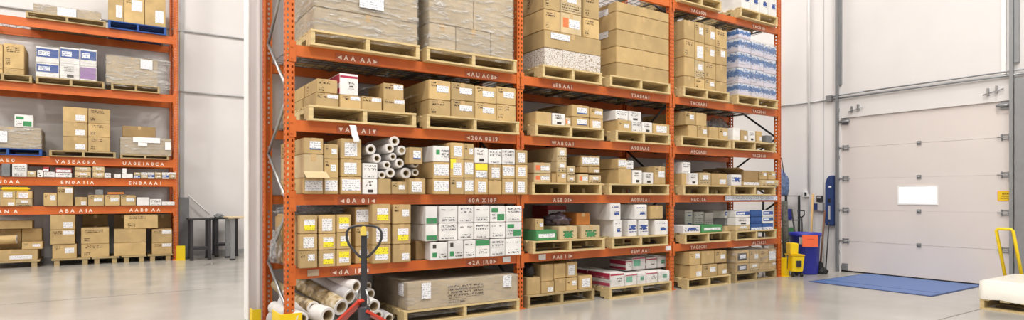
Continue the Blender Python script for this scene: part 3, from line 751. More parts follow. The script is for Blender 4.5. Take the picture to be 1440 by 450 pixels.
for i, (x, y, r) in enumerate(((500, 470, .09), (455, 475, .09), (480, 462, .08))):
    roll('%s hidden bottom roll under the rack, near bay' % ORD[i], (x, y), 5.6, (x-70, y-28), 6.35, r, 'vinyl_grey', core=.5)

# ================================================================== MIDDLE BAY
def mid(level): return level+' shelf middle bay'
Yp = Yr-.08; Y = Yr-.05
b = pallet('left on the fourth shelf of the middle bay', 763, 847, LV['fourth'], Yp)
pl = 'left pallet, '+mid('fourth')
x_ = 765.5
load('wrapped layer, '+pl, Y, b, [(765.5, 791, [66], ['PM']), (791, 823, [70], ['PM']), (823, 845, [75], ['PM'])], depth=.43, rows=2, jit=0, gap=.002)
zt = zY(765.5, 66, Y)+.001; zt2 = zY(765.5, 41, Y)
load('long layer, '+pl, Y, zt, [(765.5, 845.3, [41], ['K'])], depth=.86)
load('third layer, '+pl, Y+.01, zt2+.001, [(764.8, 787.8, [11.8, -26], ['KT', 'KT'], {'rows': 2}), (788.6, 818, [16, -18], ['KR', 'KHG'], {'rows': 2}), (820.6, 843, [24, -8], ['KT', 'KT'], {'rows': 2})], depth=.42, jit=0)
o = boxo('shipping_label', 'label_print', None, -.14, .14, 0, .002, -.035, .035, loc=(atY(788, Y)[0], Y-.0035, zY(788, 52, Y))); attach(o, LASTF[-1])
b = pallet('right on the fourth shelf of the middle bay', 858, 943, LV['fourth'], Yp)
pl = 'right pallet, '+mid('fourth')
x0 = atY(866.8, Y)[0]
load(pl, Y, b, [(866.8, 941, [87, 64, 40.5, 15, 1], ['K']*5)], depth=.84, jit=0, word='pile')
for py in (12, 44):
    Yl = Y+.25; xx = atY(866.8, Y)[0]
    o = boxo('shipping_label', 'label_print', None, -.0015, .0005, -.1, .1, -.04, .04, loc=(xx-.001, Yl, zY(866.8, py, Y)-.0)); attach(o, LASTF[-1])
for lev in ('third', 'second'):
    pass
b = pallet('left on the third shelf of the middle bay', 753, 850, LV['third'], Yp)
pl = 'left pallet, '+mid('third')
load(pl, Y, b, [(754, 776, [156], ['K']), (776.7, 795, [158.5], ['WD']), (795.5, 803, [165], ['KR'])], depth=.36)
load('taller pile, '+pl, Y+.06, b, [(804, 829, [163.5, 146.5], ['KBL', 'KBL'], {}), (829.5, 848.5, [166, 151], ['KLB', 'KLS'])], depth=.4, rows=2)
load('back pile, '+pl, Y+.46, b, [(781, 800, [165, 148], ['KD', 'KD'])], depth=.38)
b = pallet('right on the third shelf of the middle bay', 866, 943, LV['third'], Yp)
pl = 'right pallet, '+mid('third')
load(pl, Y, b, [(869, 888, [168], ['KL'], {'rows': 2}), (889, 902.5, [169], ['W']), (903, 917.5, [171], ['WD']), (918, 942, [173], ['KLB'])], depth=.4)
load('upper row, '+pl, Y+.03, zY(869, 168, Y)+.001, [(866, 883.5, [154], ['W'], {'rows': 2}), (884, 902, [155.5], ['WD'])], depth=.38)
load('side box, '+pl, Y+.2, b, [(857, 862, [169], ['KLB'])], depth=.3)
b = pallet('left on the second shelf of the middle bay', 748.5, 846.5, LV['second'], Yp)
pl = 'left pallet, '+mid('second')
load(pl, Y, b, [(751, 775, [243.5, 228], ['KR', 'KR'], {'rows': 2}), (776, 782.5, [243.5], ['KD']), (783, 797, [242, 226.5, 207], ['KL', 'KHG', 'KHG'], {'d': .6}), (797.7, 809, [247.5, 233], ['KHG', 'KHG']), (813.5, 828, [244.5], ['KR']), (828.5, 845.5, [246], ['KHG'])], depth=.38)
load('upper right, '+pl, Y+.05, zY(828.5, 244.3, Y)+.014, [(815, 827, [234], ['KD']), (827.3, 844, [234], ['KLL'])], depth=.36)
load('topmost right, '+pl, Y+.06, zY(815, 234, Y+.05)+.006, [(817, 844, [218.5], ['KLF'])], depth=.4)
b = pallet('right on the second shelf of the middle bay', 857, 941.5, LV['second'], Yp)
pl = 'right pallet, '+mid('second')
load(pl, Y, b, [(869.5, 888.5, [237], ['K'], {'d': .8}), (889.3, 903, [239], ['WD']), (905, 919, [242], ['WD']), (920, 936, [233.5], ['KLS'])], depth=.38)
load('upper white row, '+pl, Y, zY(869.5, 237, Y)+.001, [(868.6, 881, [222.5], ['KLF'], {'d': .7}), (881.3, 891, [225.5], ['W'])], depth=.38)
b = pallet('left on the lowest shelf of the middle bay', 749.5, 851, LV['lowest'], Yp)
pl = 'left pallet, '+mid('lowest')
load(pl, Y, b, [(754, 783.5, [324.2], ['GB']), (786, 812, [318.5], ['KGR']), (817, 844, [317.3], ['KGR'])], depth=.4, rows=1)
load('small upper, '+pl, Y+.04, zY(754, 324.2, Y)+.001, [(753, 765, [308], ['KL'])], depth=.3)
load('orange upper, '+pl, Y+.12, zY(817, 317.3, Y)+.001, [(811, 830, [299.5], ['KO'], {'d': .6})], depth=.5)
load('dark back row, '+pl, Y+.5, b, [(770, 797, [305, 289], ['RB', 'RB'])], depth=.34)
crumple('shiny dark patterned bag slumped on green-printed cartons, '+mid('lowest'), (atY(786, Y+.2)[0], Y+.24, zY(786, 318.5, Y)+.01), .16, .15, .09, 'bag_dark', 'dark_bag', 'bag', 2.2, .3)
b = pallet('right on the lowest shelf of the middle bay', 861, 940, LV['lowest'], Yp)
pl = 'right pallet, '+mid('lowest')
load(pl, Y, b, [(863, 874.5, [309.8], ['WB'], {'d': .5}), (883, 896, [309.5], ['WBP']), (898, 912, [309.5], ['WBP']), (921, 939.5, [309.8], ['WB'])], depth=.42)
load('upper row, '+pl, Y, zY(863, 309.8, Y)+.001, [(858, 873, [286], ['WB'], {'d': .5}), (892.6, 910, [287.6], ['WB'], {'d': .6}), (914.5, 932.6, [289], ['K'])], depth=.4)
b = pallet('left on the floor under the middle bay', 742, 836, 0, Yr-.02, .9, 'pallet_wood_worn')
Y = Yr+.02
pl = 'left floor pallet, middle bay'
load(pl, Y, b, [(741, 760.5, [391], ['K']), (761, 779.5, [397], ['KLL']), (780, 796, [392.5], ['K']), (796.5, 812, [391.5], ['KL'], {'rows': 2}), (814, 833, [388.5], ['KLB'], {'rows': 2})], depth=.4)
zt = zY(780, 392.5, Y)+.001
load('upper, '+pl, Y+.02, zt, [(761, 778, [372], ['K'], {'base': zY(761, 397, Y)+.001}), (778.5, 796, [371], ['K']), (796.5, 812, [368.5], ['KLB'])], depth=.42)
crumple('round black bag pressed beside the post, floor level middle bay', (atY(747, Y+.05)[0], Y+.16, zY(741, 391, Y)+.002), .08, .13, .11, 'black_bag', 'black_bag', 'bag', 1.2, .1)
b = pallet('right on the floor under the middle bay', 857.5, 945, 0, Yr-.1, .96)
Y = Yr-.08
pl = 'right floor pallet, middle bay'
load(pl, Y, b, [(858, 878.5, [384], ['WR'], {'rows': 2}), (879, 896, [386], ['WTE']), (896.3, 908.5, [384.5], ['WTD']), (909, 925, [382.5], ['WR']), (926, 942, [381.5], ['WTD'])], depth=.42)
load('upper, '+pl, Y+.18, zY(896.3, 384.5, Y)+.016, [(880, 889, [366], ['WR'], {'d': .3}), (889.5, 908, [362], ['WTE']), (908.5, 924, [362.5], ['WR']), (924.5, 938.5, [361], ['WTD'])], depth=.42)
film_on('clear thin film around the lower cartons, right floor pallet, middle bay', 858, 942, Y-.001, .08, zY(858, 390, Y), .86, mat='stretch_film_thin', group='stretch film')

# ================================================================== FAR BAY
def far(level): return level+' shelf far bay'
Yp = Yr-.08; Y = Yr-.05
b = pallet('left on the top shelf of the far bay', 958, 1015, 3.92, Yp)
load('left pallet, '+far('top'), Y, b, [(960, 986, [-30], ['KG']), (987, 1013, [-20], ['KG'])], depth=.8)
b = pallet('right on the top shelf of the far bay', 1041, 1094, 3.92, Yp)
load('right pallet, '+far('top'), Y, b, [(1043, 1055, [-26], ['WB']), (1055.5, 1068, [-22], ['WB']), (1068.5, 1080, [-18], ['WB']), (1080.5, 1092, [-14], ['WB'])], depth=.42, rows=2)
b = pallet('left on the fourth shelf of the far bay', 961, 1026, LV['fourth'], Yp)
load('left pallet, '+far('fourth'), Y, b, [(962, 977, [106, 79, 54, 27], ['K', 'K', 'KT', 'K']), (977.3, 991, [109, 84, 58, 30], ['KT', 'KHG', 'KLB', 'KL']), (991.3, 1006.3, [110, 87, 62, 34], ['KL', 'KT', 'KL', 'KL']), (1006.6, 1022.5, [114, 90, 66, 40], ['K', 'K', 'KL', 'KT'])], depth=.42, rows=2, jit=0)
b = pallet('right on the fourth shelf of the far bay', 1037, 1094, LV['fourth'], Yp)
load('right pallet, '+far('fourth'), Y, b, [(1038.5, 1056, [116, 94, 72, 53, 40], ['BC']*5), (1056.3, 1074, [119, 97, 77, 57], ['BC']*4), (1074.3, 1091.5, [122, 102, 82, 62], ['BC']*4)], depth=.42, rows=2, jit=0)
film_on('thin clear film around the blue cases, '+far('fourth'), 1038.5, 1091.5, Y, b-.02, zY(1056.3, 57, Y)+.02, .84, mat='stretch_film_thin', group='stretch film', amp=.004)
b = pallet('left on the third shelf of the far bay', 958, 1028, LV['third'], Yp)
pl = 'left pallet, '+far('third')
load(pl, Y, b, [(968, 980.5, [175.5], ['K'], {'rows': 2}), (981, 995, [176], ['KL'], {'rows': 2}), (997.5, 1010.8, [178], ['K']), (1011.2, 1024, [179], ['KL'])], depth=.4)
load('upper, '+pl, Y, zY(968, 175.5, Y)+.001, [(964, 978.5, [156], ['KL'], {'rows': 2}), (979, 994, [158], ['K'])], depth=.4)
b = pallet('right on the third shelf of the far bay', 1031, 1091, LV['third'], Yp)
pl = 'right pallet, '+far('third')
load(pl, Y, b, [(1031, 1040.5, [179], ['WN']), (1041.7, 1051, [182.5], ['KLL']), (1052.5, 1062.5, [183.5], ['WD']), (1064, 1072, [184], ['KLL']), (1078, 1086, [190], ['DG'])], depth=.36)
crumple('clear crumpled plastic over small white cartons, '+far('third'), (atY(1034, Y+.2)[0], Y+.5, b), .2, .14, .25)
b = pallet('left on the second shelf of the far bay', 961, 1028, LV['second'], Yp)
pl = 'left pallet, '+far('second')
load(pl, Y, b, [(958.5, 968, [244], ['K'], {'dy': .05}), (969, 981.7, [243], ['WD']), (983.5, 1000, [242.5], ['KHG']), (1001, 1023, [243.5], ['KLL'])], depth=.4)
load('upper, '+pl, Y+.06, zY(958.5, 244, Y+.05)+.002, [(959.5, 971.5, [227.5], ['W'])], depth=.36)
load('back row, '+pl, Y+.45, b, [(985, 996, [241], ['KD']), (1002, 1016, [240], ['KD'])], depth=.35)
b = pallet('right on the second shelf of the far bay', 1032, 1091, LV['second'], Yp)
pl = 'right pallet, '+far('second')
load(pl, Y, b, [(1029, 1043, [245], ['WBP']), (1044.5, 1069.5, [255], ['KLF']), (1070, 1095, [252.5], ['KHG'])], depth=.38)
load('upper, '+pl, Y+.03, zY(1070, 252.5, Y)+.003, [(1068, 1079, [240.5], ['KL']), (1081, 1091, [240.5], ['KL'])], depth=.34)
load('upper left, '+pl, Y+.42, b, [(1017, 1030, [236.5], ['KP'])], depth=.4)
# open carton with raised flaps
zb = zY(1044.5, 255, Y)+.002; xa, xb = atY(1046, Y+.02)[0], atY(1066, Y+.02)[0]; zt = zY(1046, 239.5, Y+.02)
bm = bmesh.new(); d_ = .36; w_ = xb-xa; h_ = zt-zb
for a_ in ((0, w_, 0, .005, 0, h_), (0, w_, d_-.005, d_, 0, h_), (0, .005, .005, d_-.005, 0, h_), (w_-.005, w_, .005, d_-.005, 0, h_), (.005, w_-.005, .005, d_-.005, 0, .005)): bm_box(bm, *a_)
o = obj('open_carton', bm, 'cardboard_dark', None, (xa, Y+.02, zb)); tag(o, 'open brown carton with raised flaps, right pallet, '+far('second'), 'box')
bm = bmesh.new(); bm_box(bm, 0, w_, 0, .16, 0, .004, mat=Matrix.Rotation(math.radians(20), 4, 'X')); obj('flap', bm, 'cardboard_dark', o, (0, d_-.003, h_))
bm = bmesh.new(); bm_box(bm, -.14, 0, 0, d_, 0, .004, mat=Matrix.Rotation(math.radians(15), 4, 'Y')); obj('flap', bm, 'cardboard_dark', o, (0, 0, h_))
# paper strip laid along the beam
xa, xb = atY(1019, Yr-.01)[0], atY(1092, Yr-.01)[0]
o = boxo('plastic_strip', 'label_print_blue', None, 0, xb-xa, 0, .008, -.075, -.01, loc=(xa, Yr-.022, LV['second'])); tag(o, 'long white film strip stuck along the beam, '+far('second'), 'plastic strip')
b = pallet('left on the lowest shelf of the far bay', 963, 1028, LV['lowest'], Yp)
pl = 'left pallet, '+far('lowest')
load(pl, Y, b, [(960.5, 985, [317.5], ['WBP']), (986.5, 1016.5, [317], ['GB'])], depth=.34)
load('rear rows, '+pl, Y+.36, b, [(963, 974, [319, 308, 296], ['WB', 'WB', 'WB']), (976, 990, [319, 309, 298], ['WN', 'W', 'W']), (991, 1005, [319, 309, 299], ['WN', 'W', 'WN']), (1006, 1019, [318, 309, 298], ['DG', 'WBB', 'DG'])], depth=.36)
b = pallet('right on the lowest shelf of the far bay', 1035, 1092, LV['lowest'], Yp)
pl = 'right pallet, '+far('lowest')
load(pl, Y, b, [(1034.8, 1055, [317, 306, 296.5], ['KHG', 'WD', 'WBB'], {'rows': 2}), (1056.3, 1072.3, [314.5, 305, 296], ['BW', 'BB', 'BB'], {'rows': 2}), (1073, 1087.5, [314.3, 305, 296], ['BW', 'WBB', 'WBB'])], depth=.4, jit=0)
load('gap filler, '+pl, Y+.15, LV['lowest']+.001, [(1019.5, 1033, [329, 317.5, 307, 296.5], ['KD', 'KHG', 'DG', 'WBB'])], depth=.36)
b = pallet('left on the floor under the far bay', 966.5, 1028, 0, Yr-.1, .96)
Y = Yr-.08
pl = 'left floor pallet, far bay'
load(pl, Y, b, [(970.6, 988, [373.5], ['KLL']), (988.6, 1009, [372.5], ['KL']), (1009.6, 1023, [371.7], ['KLL'])], depth=.42, rows=2)
load('upper, '+pl, Y, zY(970.6, 373.5, Y)+.001, [(969.7, 985.5, [354.6], ['KL'], {'rows': 2}), (986.6, 1005, [354], ['K']), (1006, 1022, [353.2], ['KL'])], depth=.42)
b = pallet('right on the floor under the far bay', 1034.5, 1092, 0, Yr-.08, .96, 'pallet_wood_worn')
pl = 'right floor pallet, far bay'
Y = Yr-.05
load(pl, Y, b, [(1035, 1053.5, [370.5, 353], ['KBK', 'KBK']), (1054, 1067.5, [370, 352], ['KHG', 'KL']), (1068, 1080.5, [370, 351.5], ['K', 'KT']), (1081, 1091.3, [369.5, 350.5], ['KLT', 'KLF'])], depth=.42, rows=2, jit=0)
film_on('thin clear film around the printed cartons, right floor pallet, far bay', 1035, 1091.3, Y, b-.04, zY(1035, 353, Y)+.01, .85, mat='stretch_film_thin', group='stretch film', amp=.003)
o = boxo('plastic_strip', 'paper_white', None, -.15, .15, 0, .05, 0, .03, loc=(atY(1082, Yr+.1)[0], Yr+.1, zY(1082, 350.5, Y)+.03)); tag(o, 'white folded bag on top of film-wrapped cartons, right floor pallet', 'plastic bag')

# ================================================================== FAR RACK ON THE LEFT
def lf(level): return level+' shelf far rack'
YLp = YL-.06; Y = YL-.04
b = pallet('left on the top shelf of the far rack', 36, 149, LL['top'], YLp, h=.11, wood='pallet_wood_worn')
load('left pallet, '+lf('top'), Y, b, [(47, 142, [4.5], ['KG'])], depth=.8, jit=0)
film_on('cloudy film around the long flat load, '+lf('top'), 47, 142, Y, b, zY(47, 4.5, Y)+.01, .8, group='stretch film')
o = boxo('shipping_label', 'label_print', None, -.14, .14, 0, .003, -.08, .08, loc=(atY(94, Y)[0], Y-.018, zY(94, 18, Y))); attach(o, LASTF[-1])
b = pallet('right on the top shelf of the far rack', 152, 234, LL['top'], YLp, wood='pallet_blue', h=.15)
load('blue pallet, '+lf('top'), Y, b, [(152, 174, [-18], ['KLL']), (174.5, 203, [-14], ['KLS']), (203.5, 233, [-10], ['KLL'])], depth=.8, jit=0)
b = pallet('leftmost on the fourth shelf of the far rack', -40, 45, LL['fourth'], YLp, h=.13, wood='pallet_wood_worn')
load('leftmost pallet, '+lf('fourth'), Y, b, [(-30, 4, [94, 58], ['KLB', 'KLB']), (4.5, 34, [95, 60], ['KT', 'KT'])], depth=.8, jit=0)
b = pallet('middle on the fourth shelf of the far rack', 50, 147, LL['fourth'], YLp, h=.13, wood='pallet_wood_worn')
load('middle pallet, '+lf('fourth'), Y, b, [(50, 83.5, [87, 64.5], ['WBB', 'WBB']), (84, 112, [88.5, 65.5], ['WD', 'WBB']), (112.5, 136, [92, 68], ['WPU', 'WBB'])], depth=.8, jit=0)
film_on('clear film around the white and purple cartons, '+lf('fourth'), 50, 136, Y, b-.03, zY(50, 64.5, Y)+.02, .8, mat='stretch_film_thin', group='stretch film')
b = pallet('right on the fourth shelf of the far rack', 156, 225, LL['fourth'], YLp, h=.13, wood='pallet_wood_worn')
load('right pallet, '+lf('fourth'), Y, b, [(149, 222, [77], ['KG'])], depth=.8, jit=0)
film_on('cloudy loose film around the right load, '+lf('fourth'), 148.5, 239, Y, b-.05, zY(149, 77, Y)+.015, .82, group='stretch film')
o = boxo('shipping_label', 'label_print', None, -.1, .1, 0, .003, -.09, .09, loc=(atY(206, Y)[0], Y-.018, zY(206, 91, Y))); attach(o, LASTF[-1])
b = pallet('leftmost on the third shelf of the far rack', -40, 59, LL['third'], YLp, wood='pallet_blue', h=.12)
load('blue pallet, '+lf('third'), Y, b, [(-30, 58, [176.5], ['KG'])], depth=.8, jit=0)
film_on('cloudy film around the low load on the blue pallet, '+lf('third'), -30, 58, Y, b, zY(-30, 176.5, Y)+.012, .8, group='stretch film')
o = boxo('shipping_label', 'label_print', None, -.1, .1, 0, .003, -.1, .1, loc=(atY(0, Y)[0], Y-.018, zY(0, 192, Y))); attach(o, LASTF[-1])
load('on blue pallet load, '+lf('third'), Y+.1, zY(-30, 176.5, Y)+.016, [(20, 46.5, [160.5], ['WGS'])], depth=.3)
b = pallet('middle on the third shelf of the far rack', 69, 163, LL['third'], YLp, h=.11, wood='pallet_wood_worn')
load('middle pallet, '+lf('third'), Y, b, [(88, 123.5, [191.5, 171, 149.5], ['KLL', 'KLL', 'KLL']), (124, 155, [192, 173, 152], ['KT', 'KT', 'KT'])], depth=.42, rows=2, jit=0)
b = pallet('right on the third shelf of the far rack', 169, 238, LL['third'], YLp, h=.08, wood='pallet_wood_worn')
load('right pallet, '+lf('third'), Y, b, [(169, 241, [192], ['KG'])], depth=.7, jit=0)
film_on('thin film around the low right load, '+lf('third'), 169, 241, Y, b, zY(169, 192, Y)+.004, .7, group='stretch film')
for a_, b_, c_, e_ in ((187, 225, 192.5, 200), (194, 207, 200, 205), (232, 240, 200, 211)):
    xa, xb = atY(a_, Y)[0], atY(b_, Y)[0]; o = boxo('shipping_label', 'paper_white', None, -(xb-xa)/2, (xb-xa)/2, 0, .003, -(zY(a_, c_, Y)-zY(a_, e_, Y))/2, (zY(a_, c_, Y)-zY(a_, e_, Y))/2, loc=((xa+xb)/2, Y-.018, (zY(a_, c_, Y)+zY(a_, e_, Y))/2)); attach(o, LASTF[-1])
load('on top of right load, '+lf('third'), Y+.08, zY(169, 192, Y)+.012, [(172, 219, [176.5], ['KD'])], depth=.5)
pl = lf('second')
load(pl, Y, LL['second']+.001, [(2, 14, [229.5], ['DG']), (17, 38, [230], ['W']), (38.5, 51, [240], ['KHG']), (52, 60, [239], ['WD']), (61, 77, [241.3], ['W']), (78, 101, [242.5, 235.7], ['W', 'RB']), (105, 128, [241, 234.5], ['KHG', 'KHG']), (130, 147, [242, 234], ['KHG', 'KHG']), (147.5, 156, [243], ['W']), (160, 170, [244.7], ['WN']), (171.5, 187, [243.8], ['WN'])], depth=.34, jit=1.2, word='pile')
load('paper row, '+pl, Y, LL['second']+.001, [(188+i*10, 197.6+i*10, [246.5-(i % 3)*.6, 242.3], ['KHG' if i % 2 else 'WBB', 'W' if i % 3 else 'KHG']) for i in range(6)], depth=.3, jit=.8, word='pile')
load('small upper, '+pl, Y+.05, zY(61, 241.3, Y)+.002, [(60.5, 69, [234.5], ['RB'])], depth=.25)
load('small tall, '+pl, Y+.05, zY(171.5, 243.8, Y)+.002, [(172, 178, [236.5], ['WN'])], depth=.2)
pl = lf('lowest')
load(pl, Y, LL['lowest']+.001, [(0, 22, [279, 268], ['KLL', 'KLB']), (22.5, 45, [279.5, 268.5], ['KHG', 'KLB']), (61, 80, [271], ['KL']), (80.5, 103, [262.5], ['KLT']), (105, 122.5, [277], ['KLL']), (123.6, 146.5, [274], ['KLS']), (147.6, 169, [274], ['KLS']), (169.5, 191, [274.5], ['KLS']), (192, 210, [277.5], ['WN']), (210.5, 227, [280], ['W']), (227.5, 246, [283.5], ['W'])], depth=.42, jit=.8, word='pile')
load('small upper, '+pl, Y+.06, zY(123.6, 274, Y)+.002, [(134, 145, [266.5], ['DG'])], depth=.2)
load('flat upper, '+pl, Y+.06, zY(147.6, 274, Y)+.008, [(151, 175, [270], ['KO'])], depth=.3)
zt = zY(0, 268, Y)+.003
o = boxo('yellow_cloth', 'safety_yellow', None, -.2, .2, -.12, .12, 0, .06, .02, loc=(atY(21, Y)[0], Y+.16, zt)); tag(o, 'folded yellow bag on cartons, lowest shelf of far rack', 'bag')
# floor row on low skids
def skid(place, px0, px1, Y, d=.8):
    x0 = atY(px0, Y)[0]; x1 = atY(px1, Y)[0]; w = x1-x0; h = .13
    t = thing('low_skid', 'low wooden skid, %s' % place, 'skid', ((x0+x1)/2, Y+d/2, 0), 0, 'low skids')
    boxo('deck', 'pallet_wood_worn', t, -w/2, w/2, -d/2, d/2, h-.03, h)
    for sx in (-1, 1):
        for sy in (-1, 1): boxo('leg', 'pallet_wood_worn', t, sx*(w/2-.08)-.04, sx*(w/2-.08)+.04, sy*(d/2-.06)-.05, sy*(d/2-.06)+.05, 0, h-.0301)
    return h
Yg = YL+.0
b = skid('leftmost under the far rack', -30, 56, Yg)
load('leftmost floor skid, far rack', Yg+.02, b, [(-28, 53, [353.5], ['KLL'])], depth=.7, jit=0)
zt = zY(-28, 353.5, Yg+.02)+.002
load('mixed floor heap, far rack', Yg+.04, zt, [(30.5, 60, [341], ['KL'])], depth=.4)
load('rear floor heap, far rack', Yg+.35, zt, [(-22, 30, [341, 323], ['KD', 'K']), (30.5, 59, [341.5, 321.5], ['KD', 'K'])], depth=.36)
load('flat floor heap, far rack', Yg+.2, zY(-22, 323, Yg+.35)+.01, [(-20, 45.5, [311], ['K'])], depth=.4)
roll('brown paper roll with torn white end on the left floor heap', (24, 339), Yg+.12, (-26, 341), Yg+.16, .075, 'cardboard', group=None, core=.5, dz=.03)
b = skid('second from left under the far rack', 72, 127, Yg)
load('second floor skid, far rack', Yg+.02, b, [(73.5, 108, [344], ['KL'])], depth=.6)
load('upper, second floor skid, far rack', Yg, zY(73.5, 344, Yg+.02)+.002, [(70.5, 105.5, [323.3, 302], ['KLT', 'KLL'])], depth=.6)
b = skid('third from left under the far rack', 129, 168, Yg)
load('third floor skid, far rack', Yg+.02, b, [(114, 153.5, [343.5, 320.5], ['KT', 'KT'])], depth=.45)
load('dark rear, third floor skid, far rack', Yg+.5, b, [(116, 152, [342, 318, 302], ['KD', 'KD', 'KD'])], depth=.35)
b = skid('fourth from left under the far rack', 171, 206, Yg)
load('fourth floor skid, far rack', Yg+.02, b, [(160, 205.5, [342, 322.5], ['K', 'K'])], depth=.45)
load('top, fourth floor skid, far rack', Yg+.02, zY(160, 322.5, Yg+.02)+.002, [(174.5, 222, [302], ['KT'])], depth=.5)
load('dark rear, fourth floor skid, far rack', Yg+.5, b, [(160, 185, [342, 320, 302], ['KD', 'KD', 'KD'])], depth=.35)
b = skid('rightmost under the far rack', 208, 243, Yg)
load('rightmost floor skid, far rack', Yg+.02, b, [(213.5, 242, [342, 322.5], ['KLT', 'KLT'])], depth=.45)
load('dark rear, rightmost floor skid, far rack', Yg+.5, b, [(216, 241, [342, 320, 302], ['KD', 'KD', 'KD'])], depth=.33)

# ================================================================== guards
def guard(label, x, y, rz, h, wa=.14, wb=.12):
    bm = bmesh.new(); bm_box(bm, 0, wa, 0, .008, .006, h); bm_box(bm, 0, .008, .0081, wb, .006, h); bm_box(bm, -.03, wa+.01, -.03, wb, 0, .006)
    o = obj('post_guard', bm, 'safety_yellow', None, (x, y, 0), rz); return tag(o, label, 'post guard', 'yellow post guards')
guard('yellow steel guard at the near front post of big rack', X0-.11, Yr-.10, 0, .235, .19, .3)
guard('yellow steel guard at the near rear post of big rack', X0-.16, Yr+DR-.06, 0, .14, .08, .14)
guard('yellow steel guard at the far end post of big rack', UX[3]+.05, Yr-.06, 0, .30, .11, .12)
gx, gy = gnd(254, 366); guard('yellow steel guard at the far rack right post', gx-.07, gy, 0, .29, .15, .12)

# ================================================================== pallet jack
jt = 4.6; dx, dy = ray(512); jx, jy = dx*jt, dy*jt
t = thing('pallet_jack', 'red pallet jack with black loop handle standing before the rolls', 'pallet jack', (jx, jy, 0), YAW-PI/2)
zp = lambda py: CZ-(py-HOR)*jt/F
s_ = jt/F
# local x = across the view
LP_ = [(0, 364), (-7, 360), (-15, 352), (-21.5, 343), (-24.5, 335), (-24.5, 327), (-21, 321), (-15, 318.3), (-7, 317.4), (0, 317.2)]
LP_ += [(-x, y) for x, y in LP_[-2::-1]]
loop = [(x*s_, 0, zp(y)) for x, y in LP_]
bm = bmesh.new(); bm_tube(bm, loop, .0095, 10); obj('handle_loop', bm, 'jack_black', t)
bm = bmesh.new(); bm_box(bm, -.021, .021, -.015, .015, zp(440), zp(330)); obj('shaft', bm, 'jack_black', t, bevel=.004)
bm = bmesh.new(); bm_box(bm, -.022, .022, -.03, -.012, zp(331), zp(320)); bm_box(bm, -.012, .012, -.022, .0, zp(324), zp(318)); obj('release_lever', bm, 'lever_yellow', t, bevel=.003)
bm = bmesh.new(); bm_lathe(bm, [(.02, .08), (.06, .08), (.06, .22), (.045, .24), (.045, .42), (.03, .44), (.03, zp(430))]); obj('pump', bm, 'jack_black', t)
for sx, x2, y2, z2 in ((-1, -.36, .25, .16), (1, .28, .45, .10)):
    bm = bmesh.new()
    A = Vector((sx*.01, -.03, zp(421 if sx < 0 else 436))); B = Vector((x2, y2, z2)); d = (B-A).normalized(); side = d.cross(Vector((0, 0, 1))).normalized(); up = side.cross(d)
    vs = [bm.verts.new(p+side*a+up*c) for p, wd in ((A, .03), (B, .05)) for a, c in ((-wd, -.012), (wd, -.012), (wd, .012), (-wd, .012))]
    for q in ((0, 1, 2, 3), (4, 5, 6, 7), (0, 1, 5, 4), (1, 2, 6, 5), (2, 3, 7, 6), (3, 0, 4, 7)): bm.faces.new([vs[i] for i in q])
    obj('brace_arm', bm, 'jack_red', t, bevel=.003)
    fo = boxo('fork', 'jack_red', t, x2-.075 if sx < 0 else x2-.075, x2+.075, y2-.45 if sx < 0 else y2-.45, y2+.16, .06, .12, .01)
    bm = bmesh.new(); bm_tube(bm, [(x2-.03, y2+.1, .04), (x2+.03, y2+.1, .04)], .04, 16); obj('roller', bm, 'black_rubber', fo)
for sx in (-1, 1):
    bm = bmesh.new(); bm_tube(bm, [(sx*.05, -.02, .085), (sx*.1, -.02, .085)], .085, 20); obj('wheel', bm, 'black_rubber', t)
bm = bmesh.new(); bm_tube(bm, [(-.1, -.02, .085), (.1, -.02, .085)], .02, 10); bm_tube(bm, [(0, 0, .44), (-.05, -.03, .5), (-.04, -.03, .56)], .008, 8); bm_tube(bm, [(0, 0, .4), (.05, -.03, .46), (.02, -.02, .56)], .008, 8); obj('axle', bm, 'galvanised', t)

# ================================================================== dock door wall
DY0, DY1 = 3.08, 5.40
d = thing('door_1', 'white sectional dock door with small bright window', 'door', (XD+.03, (DY0+DY1)/2, 0)); d['kind'] = 'structure'
SE = [0, .52, 1.04, 1.567, 2.09, 2.593]
hw = (DY1-DY0)/2
WY0, WY1, WZ0, WZ1 = 3.99-(DY0+DY1)/2, 4.50-(DY0+DY1)/2, 1.165, 1.41
for k in range(5):
    bm = bmesh.new(); a, b_ = SE[k]+.0015, SE[k+1]-.0015
    if k == 2:
        bm_box(bm, 0, .045, -hw, WY0, a, b_); bm_box(bm, 0, .045, WY1, hw, a, b_); bm_box(bm, 0, .045, WY0, WY1, a, WZ0); bm_box(bm, 0, .045, WY0, WY1, WZ1, b_)
    else:
        bm_box(bm, 0, .045, -hw, hw, a, b_)
    obj('door_panel', bm, 'door_panel', d)
fr = bmesh.new()
for a_ in ((WY0-.025, WY1+.025, WZ0-.025, WZ0), (WY0-.025, WY1+.025, WZ1, WZ1+.025), (WY0-.025, WY0, WZ0, WZ1), (WY1, WY1+.025, WZ0, WZ1)): bm_box(fr, -.01, 0, *a_)
wf = obj('window_frame', fr, 'trim_white', d); boxo('pane', 'daylight_glass', wf, .015, .02, WY0, WY1, WZ0, WZ1)
boxo('bottom_seal', 'black_rubber', d, -.004, .045, -hw, hw, 0, .004+.018)
